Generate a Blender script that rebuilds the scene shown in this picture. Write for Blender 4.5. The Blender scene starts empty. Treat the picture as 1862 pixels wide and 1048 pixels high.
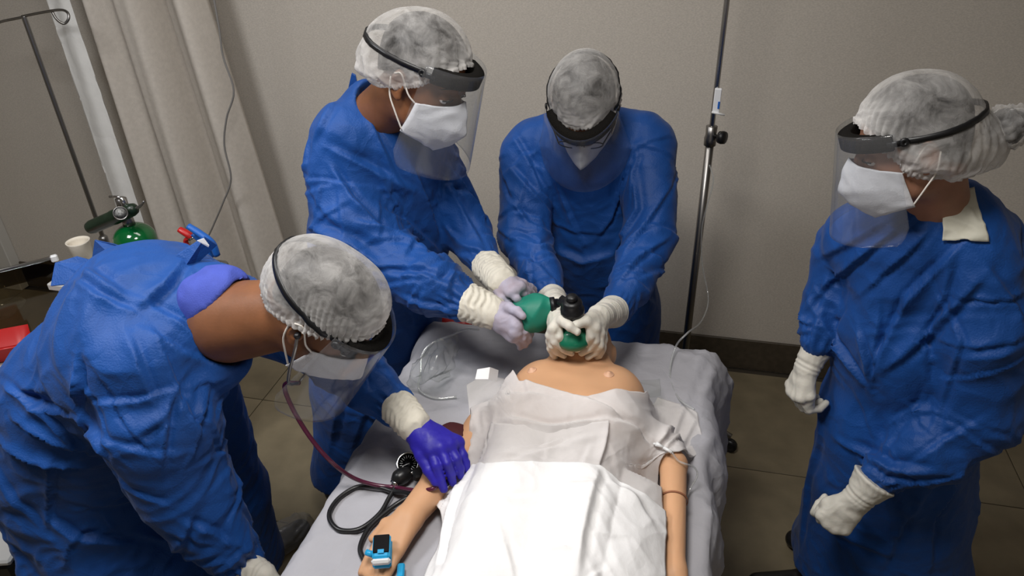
import bpy, math, random
import numpy as np
import openvdb
from mathutils import Vector, Matrix
from mathutils.bvhtree import BVHTree

# ------------------------------------------------------------------ camera
F = 1329.497
H = 2.05
RC = np.array([[0.97294, -0.09703, 0.20964], [0.22940, 0.51289, -0.82724], [-0.02725, 0.85295, 0.52128]])
_u, _s, _v = np.linalg.svd(RC); RC = _u @ _v
CAM = np.array([0.0, 0.0, H])
sc = bpy.context.scene
cd = bpy.data.cameras.new('camera'); cam = bpy.data.objects.new('camera', cd)
sc.collection.objects.link(cam); sc.camera = cam
cd.sensor_width = 36; cd.lens = F / 1862 * 36; cd.clip_start = 0.02; cd.clip_end = 60
M4 = Matrix.Identity(4)
for i in range(3):
    for j in range(3): M4[i][j] = RC[i][j]
M4.translation = Vector(CAM); cam.matrix_world = M4

# ------------------------------------------------------------------ light and exposure
sc.view_settings.view_transform = 'Standard'; sc.view_settings.look = 'None'
sc.view_settings.gamma = 1; sc.view_settings.use_curve_mapping = False
sc.view_settings.exposure = 0.0
w = bpy.data.worlds.new('world'); sc.world = w; w.use_nodes = True
w.node_tree.nodes['Background'].inputs[0].default_value = (0.75, 0.85, 1.0, 1)
w.node_tree.nodes['Background'].inputs[1].default_value = 0.05

def area(name, loc, size, size_y, power, color=(1, .96, .9), rot=(0, 0, 0)):
    l = bpy.data.lights.new(name, 'AREA'); l.shape = 'RECTANGLE'; l.size = size; l.size_y = size_y
    l.energy = power; l.color = color
    o = bpy.data.objects.new(name, l); o.location = loc; o.rotation_euler = rot
    sc.collection.objects.link(o); return o
area('overhead_light', (-0.35, 0.70, 2.66), 0.45, 0.45, 25.5, (1, .97, .93))
area('overhead_light', (-1.75, 0.75, 2.66), 0.5, 0.5, 28, (0.97, .98, 1))
area('overhead_light', (1.3, -1.6, 2.66), 0.6, 0.6, 4, (1, .97, .93))
area('overhead_light', (-0.9, 1.75, 2.70), 1.2, 0.3, 9, (1, .97, .93))  # added lamp, out of view, only to brighten the back wall

# ------------------------------------------------------------------ pixel rays of the photograph
def A(*p): return np.array(p, float)
def rayd(px, py):
    d = RC @ A(px - 931, -(py - 524), -F); return d / np.linalg.norm(d)
def PZ(px, py, z): d = rayd(px, py); return CAM + d * ((z - H) / d[2])
def PY(px, py, y): d = rayd(px, py); return CAM + d * (y / d[1])
def depth(P): return -(RC.T @ (np.asarray(P) - CAM))[2]
def RP(P, px): return px * depth(P) / F
def J(px, py, y, r): P = PY(px, py, y); return P, RP(P, r)
def K(px, py, z, r): P = PZ(px, py, z); return P, RP(P, r)
def unit(v): v = np.asarray(v, float); return v / (np.linalg.norm(v) + 1e-12)

# ------------------------------------------------------------------ materials
def mat(name, col, rough=0.6, metal=0, noise=0, nscale=30, bump=0, bscale=200, spec=0.5, alpha=1, trans=0, sheen=0, sss=0, ior=1.45, col2=None, stretch=None, detail=4, coat=0):
    m = bpy.data.materials.new(name); m.use_nodes = True
    nt = m.node_tree; n = nt.nodes; L = nt.links; b = n['Principled BSDF']
    b.inputs['Base Color'].default_value = (*col, 1); b.inputs['Roughness'].default_value = rough
    b.inputs['Metallic'].default_value = metal; b.inputs['Specular IOR Level'].default_value = spec
    b.inputs['Alpha'].default_value = alpha; b.inputs['Transmission Weight'].default_value = trans; b.inputs['IOR'].default_value = ior
    b.inputs['Coat Weight'].default_value = coat
    if sheen: b.inputs['Sheen Weight'].default_value = sheen
    if sss:
        b.inputs['Subsurface Weight'].default_value = sss; b.inputs['Subsurface Radius'].default_value = (1, .4, .2); b.inputs['Subsurface Scale'].default_value = .01
    tc = n.new('ShaderNodeTexCoord'); src = tc.outputs['Object']
    if stretch:
        mp = n.new('ShaderNodeMapping'); mp.inputs['Scale'].default_value = stretch; L.new(src, mp.inputs[0]); src = mp.outputs[0]
    if noise:
        t = n.new('ShaderNodeTexNoise'); t.inputs['Scale'].default_value = nscale; t.inputs['Detail'].default_value = detail; L.new(src, t.inputs[0])
        r = n.new('ShaderNodeValToRGB'); r.color_ramp.elements[0].position = .3; r.color_ramp.elements[1].position = .7
        c2 = col2 if col2 else tuple(c * (1 - noise) for c in col)
        r.color_ramp.elements[0].color = (*c2, 1); r.color_ramp.elements[1].color = (*[min(1, c * (1 + (noise * .5 if not col2 else 0))) for c in col], 1)
        L.new(t.outputs[0], r.inputs[0]); L.new(r.outputs[0], b.inputs['Base Color'])
    if bump:
        t = n.new('ShaderNodeTexNoise'); t.inputs['Scale'].default_value = bscale; t.inputs['Detail'].default_value = 5; L.new(src, t.inputs[0])
        bp = n.new('ShaderNodeBump'); bp.inputs['Strength'].default_value = bump; bp.inputs['Distance'].default_value = .003
        L.new(t.outputs[0], bp.inputs['Height']); L.new(bp.outputs[0], b.inputs['Normal'])
    return m

def thin(name, col, opacity, rough=.6, nscale=25, var=.25, stretch=None, bump=.4, spec=.3, glossmix=0):
    """thin nonwoven or plastic film: see-through between its fibres"""
    m = bpy.data.materials.new(name); m.use_nodes = True
    nt = m.node_tree; n = nt.nodes; L = nt.links; n.clear()
    out = n.new('ShaderNodeOutputMaterial'); tr = n.new('ShaderNodeBsdfTransparent')
    b = n.new('ShaderNodeBsdfPrincipled'); b.inputs['Base Color'].default_value = (*col, 1); b.inputs['Roughness'].default_value = rough
    b.inputs['Specular IOR Level'].default_value = spec
    tl = n.new('ShaderNodeBsdfTranslucent'); tl.inputs[0].default_value = (*col, 1)
    m1 = n.new('ShaderNodeMixShader'); m1.inputs[0].default_value = .25; L.new(b.outputs[0], m1.inputs[1]); L.new(tl.outputs[0], m1.inputs[2])
    m2 = n.new('ShaderNodeMixShader'); L.new(tr.outputs[0], m2.inputs[1]); L.new(m1.outputs[0], m2.inputs[2]); L.new(m2.outputs[0], out.inputs[0])
    tc = n.new('ShaderNodeTexCoord'); src = tc.outputs['Object']
    if stretch:
        mp = n.new('ShaderNodeMapping'); mp.inputs['Scale'].default_value = stretch; L.new(src, mp.inputs[0]); src = mp.outputs[0]
    t = n.new('ShaderNodeTexNoise'); t.inputs['Scale'].default_value = nscale; t.inputs['Detail'].default_value = 5; t.inputs['Roughness'].default_value = .65; t.inputs['Distortion'].default_value = .6
    L.new(src, t.inputs[0])
    mr = n.new('ShaderNodeMapRange'); mr.inputs[1].default_value = .3; mr.inputs[2].default_value = .7
    mr.inputs[3].default_value = max(0, opacity - var); mr.inputs[4].default_value = min(1, opacity + var); L.new(t.outputs[0], mr.inputs[0])
    # a film seen at a slant is seen through more fibre
    lw = n.new('ShaderNodeLayerWeight'); lw.inputs[0].default_value = .35
    ad = n.new('ShaderNodeMath'); ad.operation = 'MULTIPLY_ADD'; ad.inputs[1].default_value = .45; ad.use_clamp = True
    at = n.new('ShaderNodeAttribute'); at.attribute_name = 'layers'; s2 = n.new('ShaderNodeMath'); s2.operation = 'ADD'; L.new(mr.outputs[0], s2.inputs[0]); L.new(at.outputs['Fac'], s2.inputs[1])
    L.new(lw.outputs['Facing'], ad.inputs[0]); L.new(s2.outputs[0], ad.inputs[2]); L.new(ad.outputs[0], m2.inputs[0])
    if bump:
        bp = n.new('ShaderNodeBump'); bp.inputs['Strength'].default_value = bump; bp.inputs['Distance'].default_value = .004
        L.new(t.outputs[0], bp.inputs['Height']); L.new(bp.outputs[0], b.inputs['Normal'])
    return m

def clear(name, tint=(1, 1, 1), gloss=.06, rough=.05, haze=0.0):
    """clear sheet plastic: passes light straight, reflects a little"""
    m = bpy.data.materials.new(name); m.use_nodes = True
    nt = m.node_tree; n = nt.nodes; L = nt.links; n.clear()
    out = n.new('ShaderNodeOutputMaterial'); tr = n.new('ShaderNodeBsdfTransparent'); tr.inputs[0].default_value = (*tint, 1)
    g = n.new('ShaderNodeBsdfGlossy'); g.inputs['Roughness'].default_value = rough
    fr = n.new('ShaderNodeLayerWeight'); fr.inputs[0].default_value = .5
    pw = n.new('ShaderNodeMath'); pw.operation = 'POWER'; pw.inputs[1].default_value = 4; L.new(fr.outputs['Facing'], pw.inputs[0])
    ad = n.new('ShaderNodeMath'); ad.operation = 'MULTIPLY_ADD'; ad.inputs[1].default_value = .45; ad.inputs[2].default_value = gloss; ad.use_clamp = True; L.new(pw.outputs[0], ad.inputs[0])
    mx = n.new('ShaderNodeMixShader'); L.new(ad.outputs[0], mx.inputs[0]); L.new(tr.outputs[0], mx.inputs[1]); L.new(g.outputs[0], mx.inputs[2])
    if haze:
        df = n.new('ShaderNodeBsdfDiffuse'); df.inputs[0].default_value = (.8, .8, .82, 1)
        m3 = n.new('ShaderNodeMixShader'); m3.inputs[0].default_value = haze; L.new(mx.outputs[0], m3.inputs[1]); L.new(df.outputs[0], m3.inputs[2]); L.new(m3.outputs[0], out.inputs[0])
    else: L.new(mx.outputs[0], out.inputs[0])
    return m

MAT = {}
def cloth_relief(m, scales=((5, .012), (13, .006)), strength=.32):
    """sharp pressed creases of nonwoven cloth as fine relief"""
    nt = m.node_tree; n = nt.nodes; L = nt.links; b = n['Principled BSDF']
    tc = n.new('ShaderNodeTexCoord'); nz = n.new('ShaderNodeTexNoise'); nz.inputs['Scale'].default_value = 4; nz.inputs['Detail'].default_value = 3; L.new(tc.outputs['Object'], nz.inputs[0])
    mx = n.new('ShaderNodeMix'); mx.data_type = 'VECTOR'; mx.inputs[0].default_value = .22; L.new(tc.outputs['Object'], mx.inputs[4]); L.new(nz.outputs['Color'], mx.inputs[5])
    prev = b.inputs['Normal'].links[0].from_socket if b.inputs['Normal'].links else None
    for sc_, dist in scales:
        v = n.new('ShaderNodeTexVoronoi'); v.feature = 'DISTANCE_TO_EDGE'; v.inputs['Scale'].default_value = sc_; L.new(mx.outputs[1], v.inputs['Vector'])
        r = n.new('ShaderNodeMapRange'); r.inputs[1].default_value = 0; r.inputs[2].default_value = .32; r.inputs[3].default_value = 1; r.inputs[4].default_value = 0; r.interpolation_type = 'LINEAR'; L.new(v.outputs[0], r.inputs[0])
        bp = n.new('ShaderNodeBump'); bp.inputs['Strength'].default_value = strength; bp.inputs['Distance'].default_value = dist; L.new(r.outputs[0], bp.inputs['Height'])
        if prev: L.new(prev, bp.inputs['Normal'])
        prev = bp.outputs[0]
    L.new(prev, b.inputs['Normal'])
MAT['gown'] = mat('gown_nonwoven', (.0056, .061, .265), .56, noise=.22, nscale=5, bump=.35, bscale=260, spec=.36, sheen=.05)
cloth_relief(MAT['gown'])
MAT['gown_dark'] = mat('gown_nonwoven_dark', (.006, .045, .22), .65, noise=.2, nscale=6, bump=.35, bscale=260, spec=.25)
MAT['scrub'] = mat('scrub_cotton', (.055, .085, .42), .8, bump=.3, bscale=400, noise=.12)
MAT['wall'] = mat('wall_vinyl', (.60, .55, .485), .75, noise=.14, nscale=140, bump=.25, bscale=420, spec=.2, stretch=(1, 1, 2.2))
MAT['wall_white'] = mat('white_paint', (.52, .50, .46), .6, noise=.05, nscale=3)
MAT['cordgrey'] = mat('cord_grey', (.22, .21, .20), .6)
MAT['screen'] = mat('dark_screen', (.004, .004, .005), .3, spec=.12)
MAT['base'] = mat('baseboard_dark', (.07, .055, .038), .45, noise=.25, nscale=40)
MAT['tile'] = mat('floor_tile', (.20, .165, .105), .38, noise=.2, nscale=9, bump=.08, bscale=60)
MAT['grout'] = mat('floor_grout', (.05, .04, .028), .9)
MAT['ceil'] = mat('ceiling_paint', (.6, .58, .55), .9)
MAT['curtain'] = mat('curtain_cloth', (.58, .53, .47), .85, noise=.07, nscale=60, bump=.35, bscale=350, spec=.15)
MAT['liner'] = mat('white_liner', (.80, .79, .76), .7, noise=.05, nscale=12, bump=.3, bscale=90)
MAT['chrome'] = mat('chrome', (.55, .55, .55), .22, 1)
MAT['steel'] = mat('dull_steel', (.30, .29, .28), .35, 1)
MAT['green'] = mat('green_enamel', (.002, .095, .022), .12, coat=.6)
MAT['regulator'] = mat('dark_green_rubber', (.008, .02, .01), .35, noise=.3, nscale=50)
MAT['black'] = mat('black_plastic', (.006, .006, .007), .4)
MAT['foam'] = mat('black_foam', (.010, .009, .008), .9, bump=.8, bscale=500, spec=.1)
MAT['rubber'] = mat('black_rubber', (.012, .012, .013), .35)
MAT['red'] = mat('red_plastic', (.45, .012, .012), .35)
MAT['maroon'] = mat('maroon_cloth', (.055, .006, .008), .75, bump=.4, bscale=300)
MAT['bluep'] = mat('blue_plastic', (.015, .12, .48), .4)
MAT['cyan'] = mat('cyan_plastic', (.02, .33, .62), .3)
MAT['white'] = mat('white_plastic', (.72, .72, .72), .35)
MAT['cup'] = mat('foam_cup', (.72, .66, .56), .8, bump=.2)
MAT['tube'] = mat('plum_tube', (.085, .012, .035), .25, coat=.4)
MAT['glove'] = mat('latex_glove', (.62, .59, .52), .5, noise=.06, nscale=30, bump=.25, bscale=110, sss=.05, spec=.3)
MAT['cuff'] = mat('latex_cuff', (.66, .62, .53), .55, noise=.08, nscale=30, bump=.35, bscale=90, spec=.3)
MAT['lavender'] = mat('lavender_glove', (.42, .40, .50), .55, noise=.15, nscale=25, bump=.3, bscale=80, col2=(.36, .30, .34), spec=.25)
MAT['nitrile'] = mat('violet_nitrile', (.026, .018, .36), .48, bump=.25, bscale=110, noise=.2, nscale=20, spec=.45)
MAT['mask'] = mat('mask_fabric', (.68, .67, .69), .8, bump=.25, bscale=300, noise=.05, nscale=50)
MAT['loop'] = mat('ear_loop', (.75, .70, .64), .7)
MAT['tape'] = mat('paper_tape', (.62, .60, .50), .7, bump=.4, bscale=60, noise=.08, nscale=40)
MAT['sheet'] = mat('bed_sheet', (.39, .385, .415), .8, noise=.06, nscale=7, bump=.35, bscale=60)
cloth_relief(MAT['sheet'], ((5, .010), (12, .005)), .35)
MAT['drape'] = mat('white_drape', (.78, .77, .77), .75, noise=.03, nscale=14, bump=.30, bscale=70)
cloth_relief(MAT['drape'], ((4, .008), (11, .004)), .3)
MAT['drape_thin'] = thin('thin_drape', (.82, .79, .78), .64, nscale=9, var=.07, bump=.3)
MAT['manikin'] = mat('manikin_vinyl', (.60, .335, .185), .5, noise=.08, nscale=10, sss=.08, spec=.35)
MAT['manikin_dark'] = mat('manikin_joint', (.30, .12, .06), .7)
MAT['nipple'] = mat('manikin_nipple', (.66, .38, .24), .5)
MAT['skin_brown'] = mat('skin_brown', (.20, .080, .034), .5, noise=.18, nscale=22, bump=.12, bscale=160, sss=.06)
MAT['skin_mid'] = mat('skin_mid', (.30, .135, .075), .5, noise=.15, nscale=22, bump=.12, bscale=160, sss=.06)
MAT['skin_tan'] = mat('skin_tan', (.36, .175, .11), .5, noise=.15, nscale=22, bump=.12, bscale=160, sss=.06)
MAT['hair'] = mat('black_hair', (.010, .008, .007), .5, bump=.6, bscale=120, stretch=(1, 1, .1))
MAT['cap'] = thin('bouffant_cap', (.74, .72, .70), .20, nscale=24, var=.17, bump=.8)
MAT['cap_rim'] = thin('bouffant_rim', (.80, .77, .75), .66, nscale=45, var=.22, bump=.9)
MAT['visor'] = clear('visor_film', (.95, .96, .97), .022, .10, .03)
MAT['bag'] = clear('clear_bag', (.93, .94, .93), .035, .14, .03)
MAT['smoke'] = clear('smoked_acrylic', (.62, .57, .47), .03, .05)
MAT['smoke_dark'] = clear('smoked_acrylic_rim', (.42, .38, .30), .03, .08)
MAT['ivtube'] = clear('iv_tube_plastic', (.9, .92, .9), .12, .1, .22)
MAT['bvm'] = mat('green_silicone', (.012, .20, .135), .5, noise=.1, nscale=15, spec=.4)
MAT['green_mask'] = mat('green_mask_rim', (.008, .13, .07), .25)
MAT['eyew'] = mat('eye_white', (.7, .66, .62), .2)
MAT['iris'] = mat('dark_iris', (.015, .008, .005), .1)
MAT['mattress'] = mat('mattress_vinyl', (.06, .09, .17), .5)
MAT['shoe'] = mat('black_shoe', (.008, .008, .009), .35)
MAT['shoecover'] = clear('shoe_cover', (.75, .72, .62), .05, .25, .18)
MAT['paint'] = mat('cart_enamel', (.55, .54, .52), .4)
MAT['label'] = mat('paper_label', (.75, .76, .78), .6)
MAT['gauge'] = mat('gauge_face', (.10, .10, .10), .3, noise=.9, nscale=260, col2=(.35, .35, .33))

# ------------------------------------------------------------------ mesh helpers
def rootloc(o):
    return np.array(o['_w']) if o is not None and '_w' in o else np.zeros(3)
def mk(name, V, Fc, material, parent=None, smooth=True, mats=None, midx=None):
    V = np.asarray(V, float)
    me = bpy.data.meshes.new(name)
    V2 = V - rootloc(parent)
    if isinstance(Fc, np.ndarray) and Fc.ndim == 2:
        k = Fc.shape[1]; n = len(Fc)
        me.vertices.add(len(V2)); me.vertices.foreach_set('co', V2.astype(np.float32).ravel())
        me.loops.add(n * k); me.loops.foreach_set('vertex_index', Fc.astype(np.int32).ravel())
        me.polygons.add(n); me.polygons.foreach_set('loop_start', (np.arange(n) * k).astype(np.int32))
        me.update(calc_edges=True)
    else:
        me.from_pydata(V2.tolist(), [], [list(map(int, f)) for f in Fc])
    me.validate(); me.update()
    if smooth and len(me.polygons) <= 26 and len(me.vertices) in (8, 24): smooth = False
    if smooth: me.polygons.foreach_set('use_smooth', [True] * len(me.polygons))
    me.materials.append(material if not isinstance(material, str) else MAT[material])
    if mats:
        for q in mats: me.materials.append(MAT[q])
        me.polygons.foreach_set('material_index', np.asarray(midx, dtype=np.int32))
    o = bpy.data.objects.new(name, me); sc.collection.objects.link(o)
    if parent is not None: o.parent = parent; o['_w'] = list(rootloc(parent))
    return o
def thing(name, label, cat, loc=(0, 0, 0), group=None):
    o = bpy.data.objects.new(name, None); sc.collection.objects.link(o)
    o.empty_display_size = .05; o.location = loc; o['_w'] = [float(q) for q in loc]
    o['label'] = label; o['category'] = cat
    if group: o['group'] = group
    return o
def tag(o, label, cat, group=None):
    o['label'] = label; o['category'] = cat
    if group: o['group'] = group
    return o
def struct(o): o['kind'] = 'structure'; return o

def join(parts):
    Vs, Fs, n = [], [], 0
    for V, Fc in parts:
        Vs.append(np.asarray(V, float)); Fs += [[int(i) + n for i in f] for f in Fc]; n += len(V)
    return np.vstack(Vs), Fs
def joinq(parts):
    Vs, Fs, n = [], [], 0
    for V, Fc in parts:
        Vs.append(np.asarray(V, float)); Fs.append(np.asarray(Fc) + n); n += len(V)
    return np.vstack(Vs), np.vstack(Fs)
def box(c, s, bev=0.0, rz=0.0, R=None):
    """box with chamfered edges, centre c, full size s"""
    c = A(*c); h = A(*s) / 2; b = min(bev, *(h * .9)) if bev else 0
    if not b:
        V = [[sx * h[0], sy * h[1], sz * h[2]] for sx in (-1, 1) for sy in (-1, 1) for sz in (-1, 1)]
        Fc = [(0, 1, 3, 2), (4, 6, 7, 5), (0, 4, 5, 1), (2, 3, 7, 6), (0, 2, 6, 4), (1, 5, 7, 3)]
    else:
        V = []; ix = {}
        for sx in (-1, 1):
            for sy in (-1, 1):
                for sz in (-1, 1):
                    s3 = (sx, sy, sz)
                    for a in range(3):
                        p = [s3[i] * (h[i] - (0 if i == a else b)) for i in range(3)]
                        ix[(s3, a)] = len(V); V.append(p)
        Fc = []
        for a in range(3):
            b1, b2 = (a + 1) % 3, (a + 2) % 3
            for s in (-1, 1):
                q = []
                for (u, v) in ((-1, -1), (1, -1), (1, 1), (-1, 1)):
                    k = [0, 0, 0]; k[a] = s; k[b1] = u; k[b2] = v; q.append(ix[(tuple(k), a)])
                Fc.append(q if s > 0 else q[::-1])
            for u in (-1, 1):
                for v in (-1, 1):
                    q = []
                    for s, ax in ((-1, b1), (1, b1), (1, b2), (-1, b2)):
                        k = [0, 0, 0]; k[a] = s; k[b1] = u; k[b2] = v; q.append(ix[(tuple(k), ax)])
                    Fc.append(q if u * v > 0 else q[::-1])
        for k3 in [(x, y, z) for x in (-1, 1) for y in (-1, 1) for z in (-1, 1)]:
            q = [ix[(k3, 0)], ix[(k3, 1)], ix[(k3, 2)]]
            Fc.append(q if k3[0] * k3[1] * k3[2] > 0 else q[::-1])
    V = np.array(V, float)
    if rz:
        cz, sz_ = math.cos(rz), math.sin(rz); V = V @ np.array([[cz, sz_, 0], [-sz_, cz, 0], [0, 0, 1]])
    if R is not None: V = V @ np.asarray(R).T
    return V + c, Fc
def spline(pts, n=8):
    P = np.array(pts, float)
    if len(P) < 3: 
        t = np.linspace(0, 1, n * 1 + 1)[:, None]; return P[0] * (1 - t) + P[-1] * t
    Q = np.vstack([2 * P[0] - P[1], P, 2 * P[-1] - P[-2]]); out = []
    for i in range(1, len(Q) - 2):
        for t in np.linspace(0, 1, n, endpoint=False):
            p0, p1, p2, p3 = Q[i - 1], Q[i], Q[i + 1], Q[i + 2]
            out.append(.5 * ((2 * p1) + (p2 - p0) * t + (2 * p0 - 5 * p1 + 4 * p2 - p3) * t * t + (3 * p1 - p0 - 3 * p2 + p3) * t ** 3))
    out.append(P[-1]); return np.array(out)
def tube(pts, r, n=8, cap=True, flat=None, up=None):
    """swept tube; flat=(a,b) scales the section; r a number or a list along pts"""
    P = np.array(pts, float); m = len(P); r = np.interp(np.linspace(0, 1, m), np.linspace(0, 1, len(np.atleast_1d(r))), np.atleast_1d(r))
    T = np.gradient(P, axis=0); T /= np.linalg.norm(T, axis=1)[:, None] + 1e-12
    u = unit(np.cross(T[0], up if up is not None else ([0, 0, 1] if abs(T[0][2]) < .9 else [1, 0, 0])))
    V = []
    for i in range(m):
        if up is not None: u = unit(np.cross(T[i], up))
        u = unit(u - T[i] * (u @ T[i])); v = np.cross(T[i], u)
        a, b = flat if flat else (1, 1)
        for k in range(n):
            th = 2 * math.pi * k / n; V.append(P[i] + r[i] * (a * math.cos(th) * u + b * math.sin(th) * v))
    Fc = [(i * n + k, i * n + (k + 1) % n, (i + 1) * n + (k + 1) % n, (i + 1) * n + k) for i in range(m - 1) for k in range(n)]
    if cap: Fc += [tuple(range(n))[::-1], tuple((m - 1) * n + k for k in range(n))]
    return np.array(V), Fc
def lathe(prof, n=24, c=(0, 0, 0), axis=(0, 0, 1), capped=True):
    ax = unit(axis); u = unit(np.cross(ax, [0, 1, 0] if abs(ax[1]) < .9 else [1, 0, 0])); v = np.cross(ax, u)
    V = []
    for r, z in prof:
        for k in range(n):
            th = 2 * math.pi * k / n; V.append(A(*c) + ax * z + r * (math.cos(th) * u + math.sin(th) * v))
    m = len(prof)
    Fc = [(i * n + k, i * n + (k + 1) % n, (i + 1) * n + (k + 1) % n, (i + 1) * n + k) for i in range(m - 1) for k in range(n)]
    if capped: Fc += [tuple(range(n))[::-1], tuple((m - 1) * n + k for k in range(n))]
    return np.array(V), Fc
def gridf(nu, nv, wrap=False):
    i = np.arange(nu - 1)[:, None]; j = np.arange(nv if wrap else nv - 1)[None, :]; j2 = (j + 1) % nv
    return np.stack([i * nv + j, (i + 1) * nv + j, (i + 1) * nv + j2, i * nv + j2], -1).reshape(-1, 4)
def normals(V, Fq):
    Fq = np.asarray(Fq); n = np.cross(V[Fq[:, 2]] - V[Fq[:, 0]], V[Fq[:, 3 if Fq.shape[1] > 3 else 1]] - V[Fq[:, 1 if Fq.shape[1] > 3 else 0]])
    N = np.zeros_like(V)
    for k in range(Fq.shape[1]):
        for a in range(3): N[:, a] += np.bincount(Fq[:, k], n[:, a], len(V))
    return N / (np.linalg.norm(N, axis=1)[:, None] + 1e-12)
def thicken(V, Fq, t, N=None):
    """closed shell of a quad grid sheet"""
    Fq = np.asarray(Fq); N = normals(V, Fq) if N is None else N; n = len(V)
    e = {}
    for f in Fq:
        for k in range(4):
            a, b = int(f[k]), int(f[(k + 1) % 4])
            if (b, a) in e: del e[(b, a)]
            else: e[(a, b)] = 1
    side = np.array([(b, a, a + n, b + n) for a, b in e])
    return np.vstack([V, V - N * t]), np.vstack([Fq, Fq[:, ::-1] + n, side])

# ------------------------------------------------------------------ signed-distance bodies
class Body:
    def __init__(s, h, pad=None): s.h = h; s.p = []; s.pad = pad or h * 4
    def cone(s, a, b, ra, rb, k=.02, flat=None, sub=False):
        a, b = A(*a), A(*b); r = max(ra, rb) * (max(1, flat[1]) if flat else 1); lo = np.minimum(a, b) - r; hi = np.maximum(a, b) + r
        def f(X):
            ab = b - a; L = ab @ ab + 1e-12; t = np.clip(((X - a) @ ab) / L, 0, 1); q = X - a - t[..., None] * ab
            if flat is not None:
                n = unit(flat[0]); qn = q @ n; q = q + (qn * (1 / flat[1] - 1))[..., None] * n
            d = np.sqrt((q * q).sum(-1)) - (ra + (rb - ra) * t)
            return d * (min(1, flat[1]) if flat is not None else 1)
        s.p.append((f, lo, hi, k, sub)); return s
    def ell(s, c, r, M=None, k=.02, sub=False):
        c = A(*c); r = A(*r); M = np.eye(3) if M is None else np.asarray(M); R = max(r)
        def f(X):
            q = (X - c) @ M; k0 = np.sqrt(((q / r) ** 2).sum(-1)); k1 = np.sqrt(((q / r ** 2) ** 2).sum(-1)) + 1e-9
            return k0 * (k0 - 1) / k1
        s.p.append((f, c - R, c + R, k, sub)); return s
    def clipz(s, z): s.zc = z; return s
    def plane(s, c, n): s.pl = (A(*c), unit(n)); return s
    def mesh(s):
        h = s.h; lo = np.min([p[1] for p in s.p if not p[4]], axis=0) - s.pad - h * 3; hi = np.max([p[2] for p in s.p if not p[4]], axis=0) + s.pad + h * 3
        n = np.ceil((hi - lo) / h).astype(int) + 1; D = np.full(n, h * 12, np.float32)
        for f, a, b, k, sub in s.p:
            m = k + 5 * h
            i0 = np.clip(np.floor((a - m - lo) / h).astype(int), 0, n - 1); i1 = np.clip(np.ceil((b + m - lo) / h).astype(int) + 1, 1, n)
            if np.any(i1 <= i0): continue
            g = np.meshgrid(*[lo[q] + h * np.arange(i0[q], i1[q]) for q in range(3)], indexing='ij')
            d = f(np.stack(g, -1)).astype(np.float32); sl = tuple(slice(i0[q], i1[q]) for q in range(3)); e = D[sl]
            if sub:
                d = -d; hh = np.clip(.5 - .5 * (e - d) / k, 0, 1) if k else (d > e); D[sl] = e * (1 - hh) + d * hh + k * hh * (1 - hh)
            else:
                hh = np.clip(.5 + .5 * (e - d) / k, 0, 1); D[sl] = e * (1 - hh) + d * hh - k * hh * (1 - hh)
        if hasattr(s, 'zc'):
            z = lo[2] + h * np.arange(n[2]); D = np.maximum(D, (s.zc - z)[None, None, :].astype(np.float32))
        if hasattr(s, 'pl'):
            g = np.meshgrid(*[lo[q] + h * np.arange(n[q]) for q in range(3)], indexing='ij'); D = np.maximum(D, ((np.stack(g, -1) - s.pl[0]) @ s.pl[1]).astype(np.float32))
        D = np.clip(D, -3 * h, 3 * h)
        g = openvdb.FloatGrid(3 * h); g.copyFromArray(D)
        P, Q = g.convertToQuads(0.0)
        V = np.asarray(P, float) * h + lo; Q = np.asarray(Q, dtype=np.int64)
        N = normals(V, Q); c = V.mean(0)
        vol = (V[Q[:, 0]] * np.cross(V[Q[:, 1]], V[Q[:, 2]])).sum()
        if vol < 0: Q = Q[:, ::-1]
        return V, Q

def seg_dist(X, P):
    best = np.full(len(X), 9.); sgn = np.zeros(len(X)); tt = np.zeros(len(X)); m = len(P) - 1; q0 = np.zeros_like(X)
    for i in range(m):
        ab = P[i + 1] - P[i]; L = ab @ ab + 1e-12; t = np.clip(((X - P[i]) @ ab) / L, 0, 1); q = X - P[i] - t[:, None] * ab
        d = np.linalg.norm(q, axis=1); w_ = d < best; best[w_] = d[w_]; tt[w_] = (i + t[w_]) / m; q0[w_] = q[w_]
    return best, tt, q0
def crease(V, N, P, wd, amp, side=1):
    """one cloth fold: a sharp ridge along polyline P, steep on one side"""
    P = np.asarray(P); lo = P.min(0) - 5 * wd; hi = P.max(0) + 5 * wd
    idx = np.nonzero(np.all((V > lo) & (V < hi), axis=1))[0]
    if not len(idx): return
    X = V[idx]; d, t, q = seg_dist(X, P)
    i0 = idx[np.argmin(np.linalg.norm(X - P[len(P) // 2], axis=1))]; nm = N[i0]
    dirv = unit(P[-1] - P[0]); s = (q @ np.cross(nm, dirv)) * side
    al = np.clip((N[idx] @ nm) * 1.6 + .1, 0, 1)
    prof = np.where(s > 0, np.exp(-(d / (wd * .45)) ** 1.3), np.exp(-(d / (wd * 1.5)) ** 1.3)) - .45 * np.exp(-((s - wd * 1.1) / (wd * .8)) ** 2) * (d < 4 * wd)
    V[idx] += N[idx] * (amp * prof * al * np.sin(math.pi * np.clip(t, 0.02, .98)) ** .6)[:, None]
def snap(V, P): return np.array([V[np.argmin(((V - p) ** 2).sum(1))] for p in P])
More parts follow.
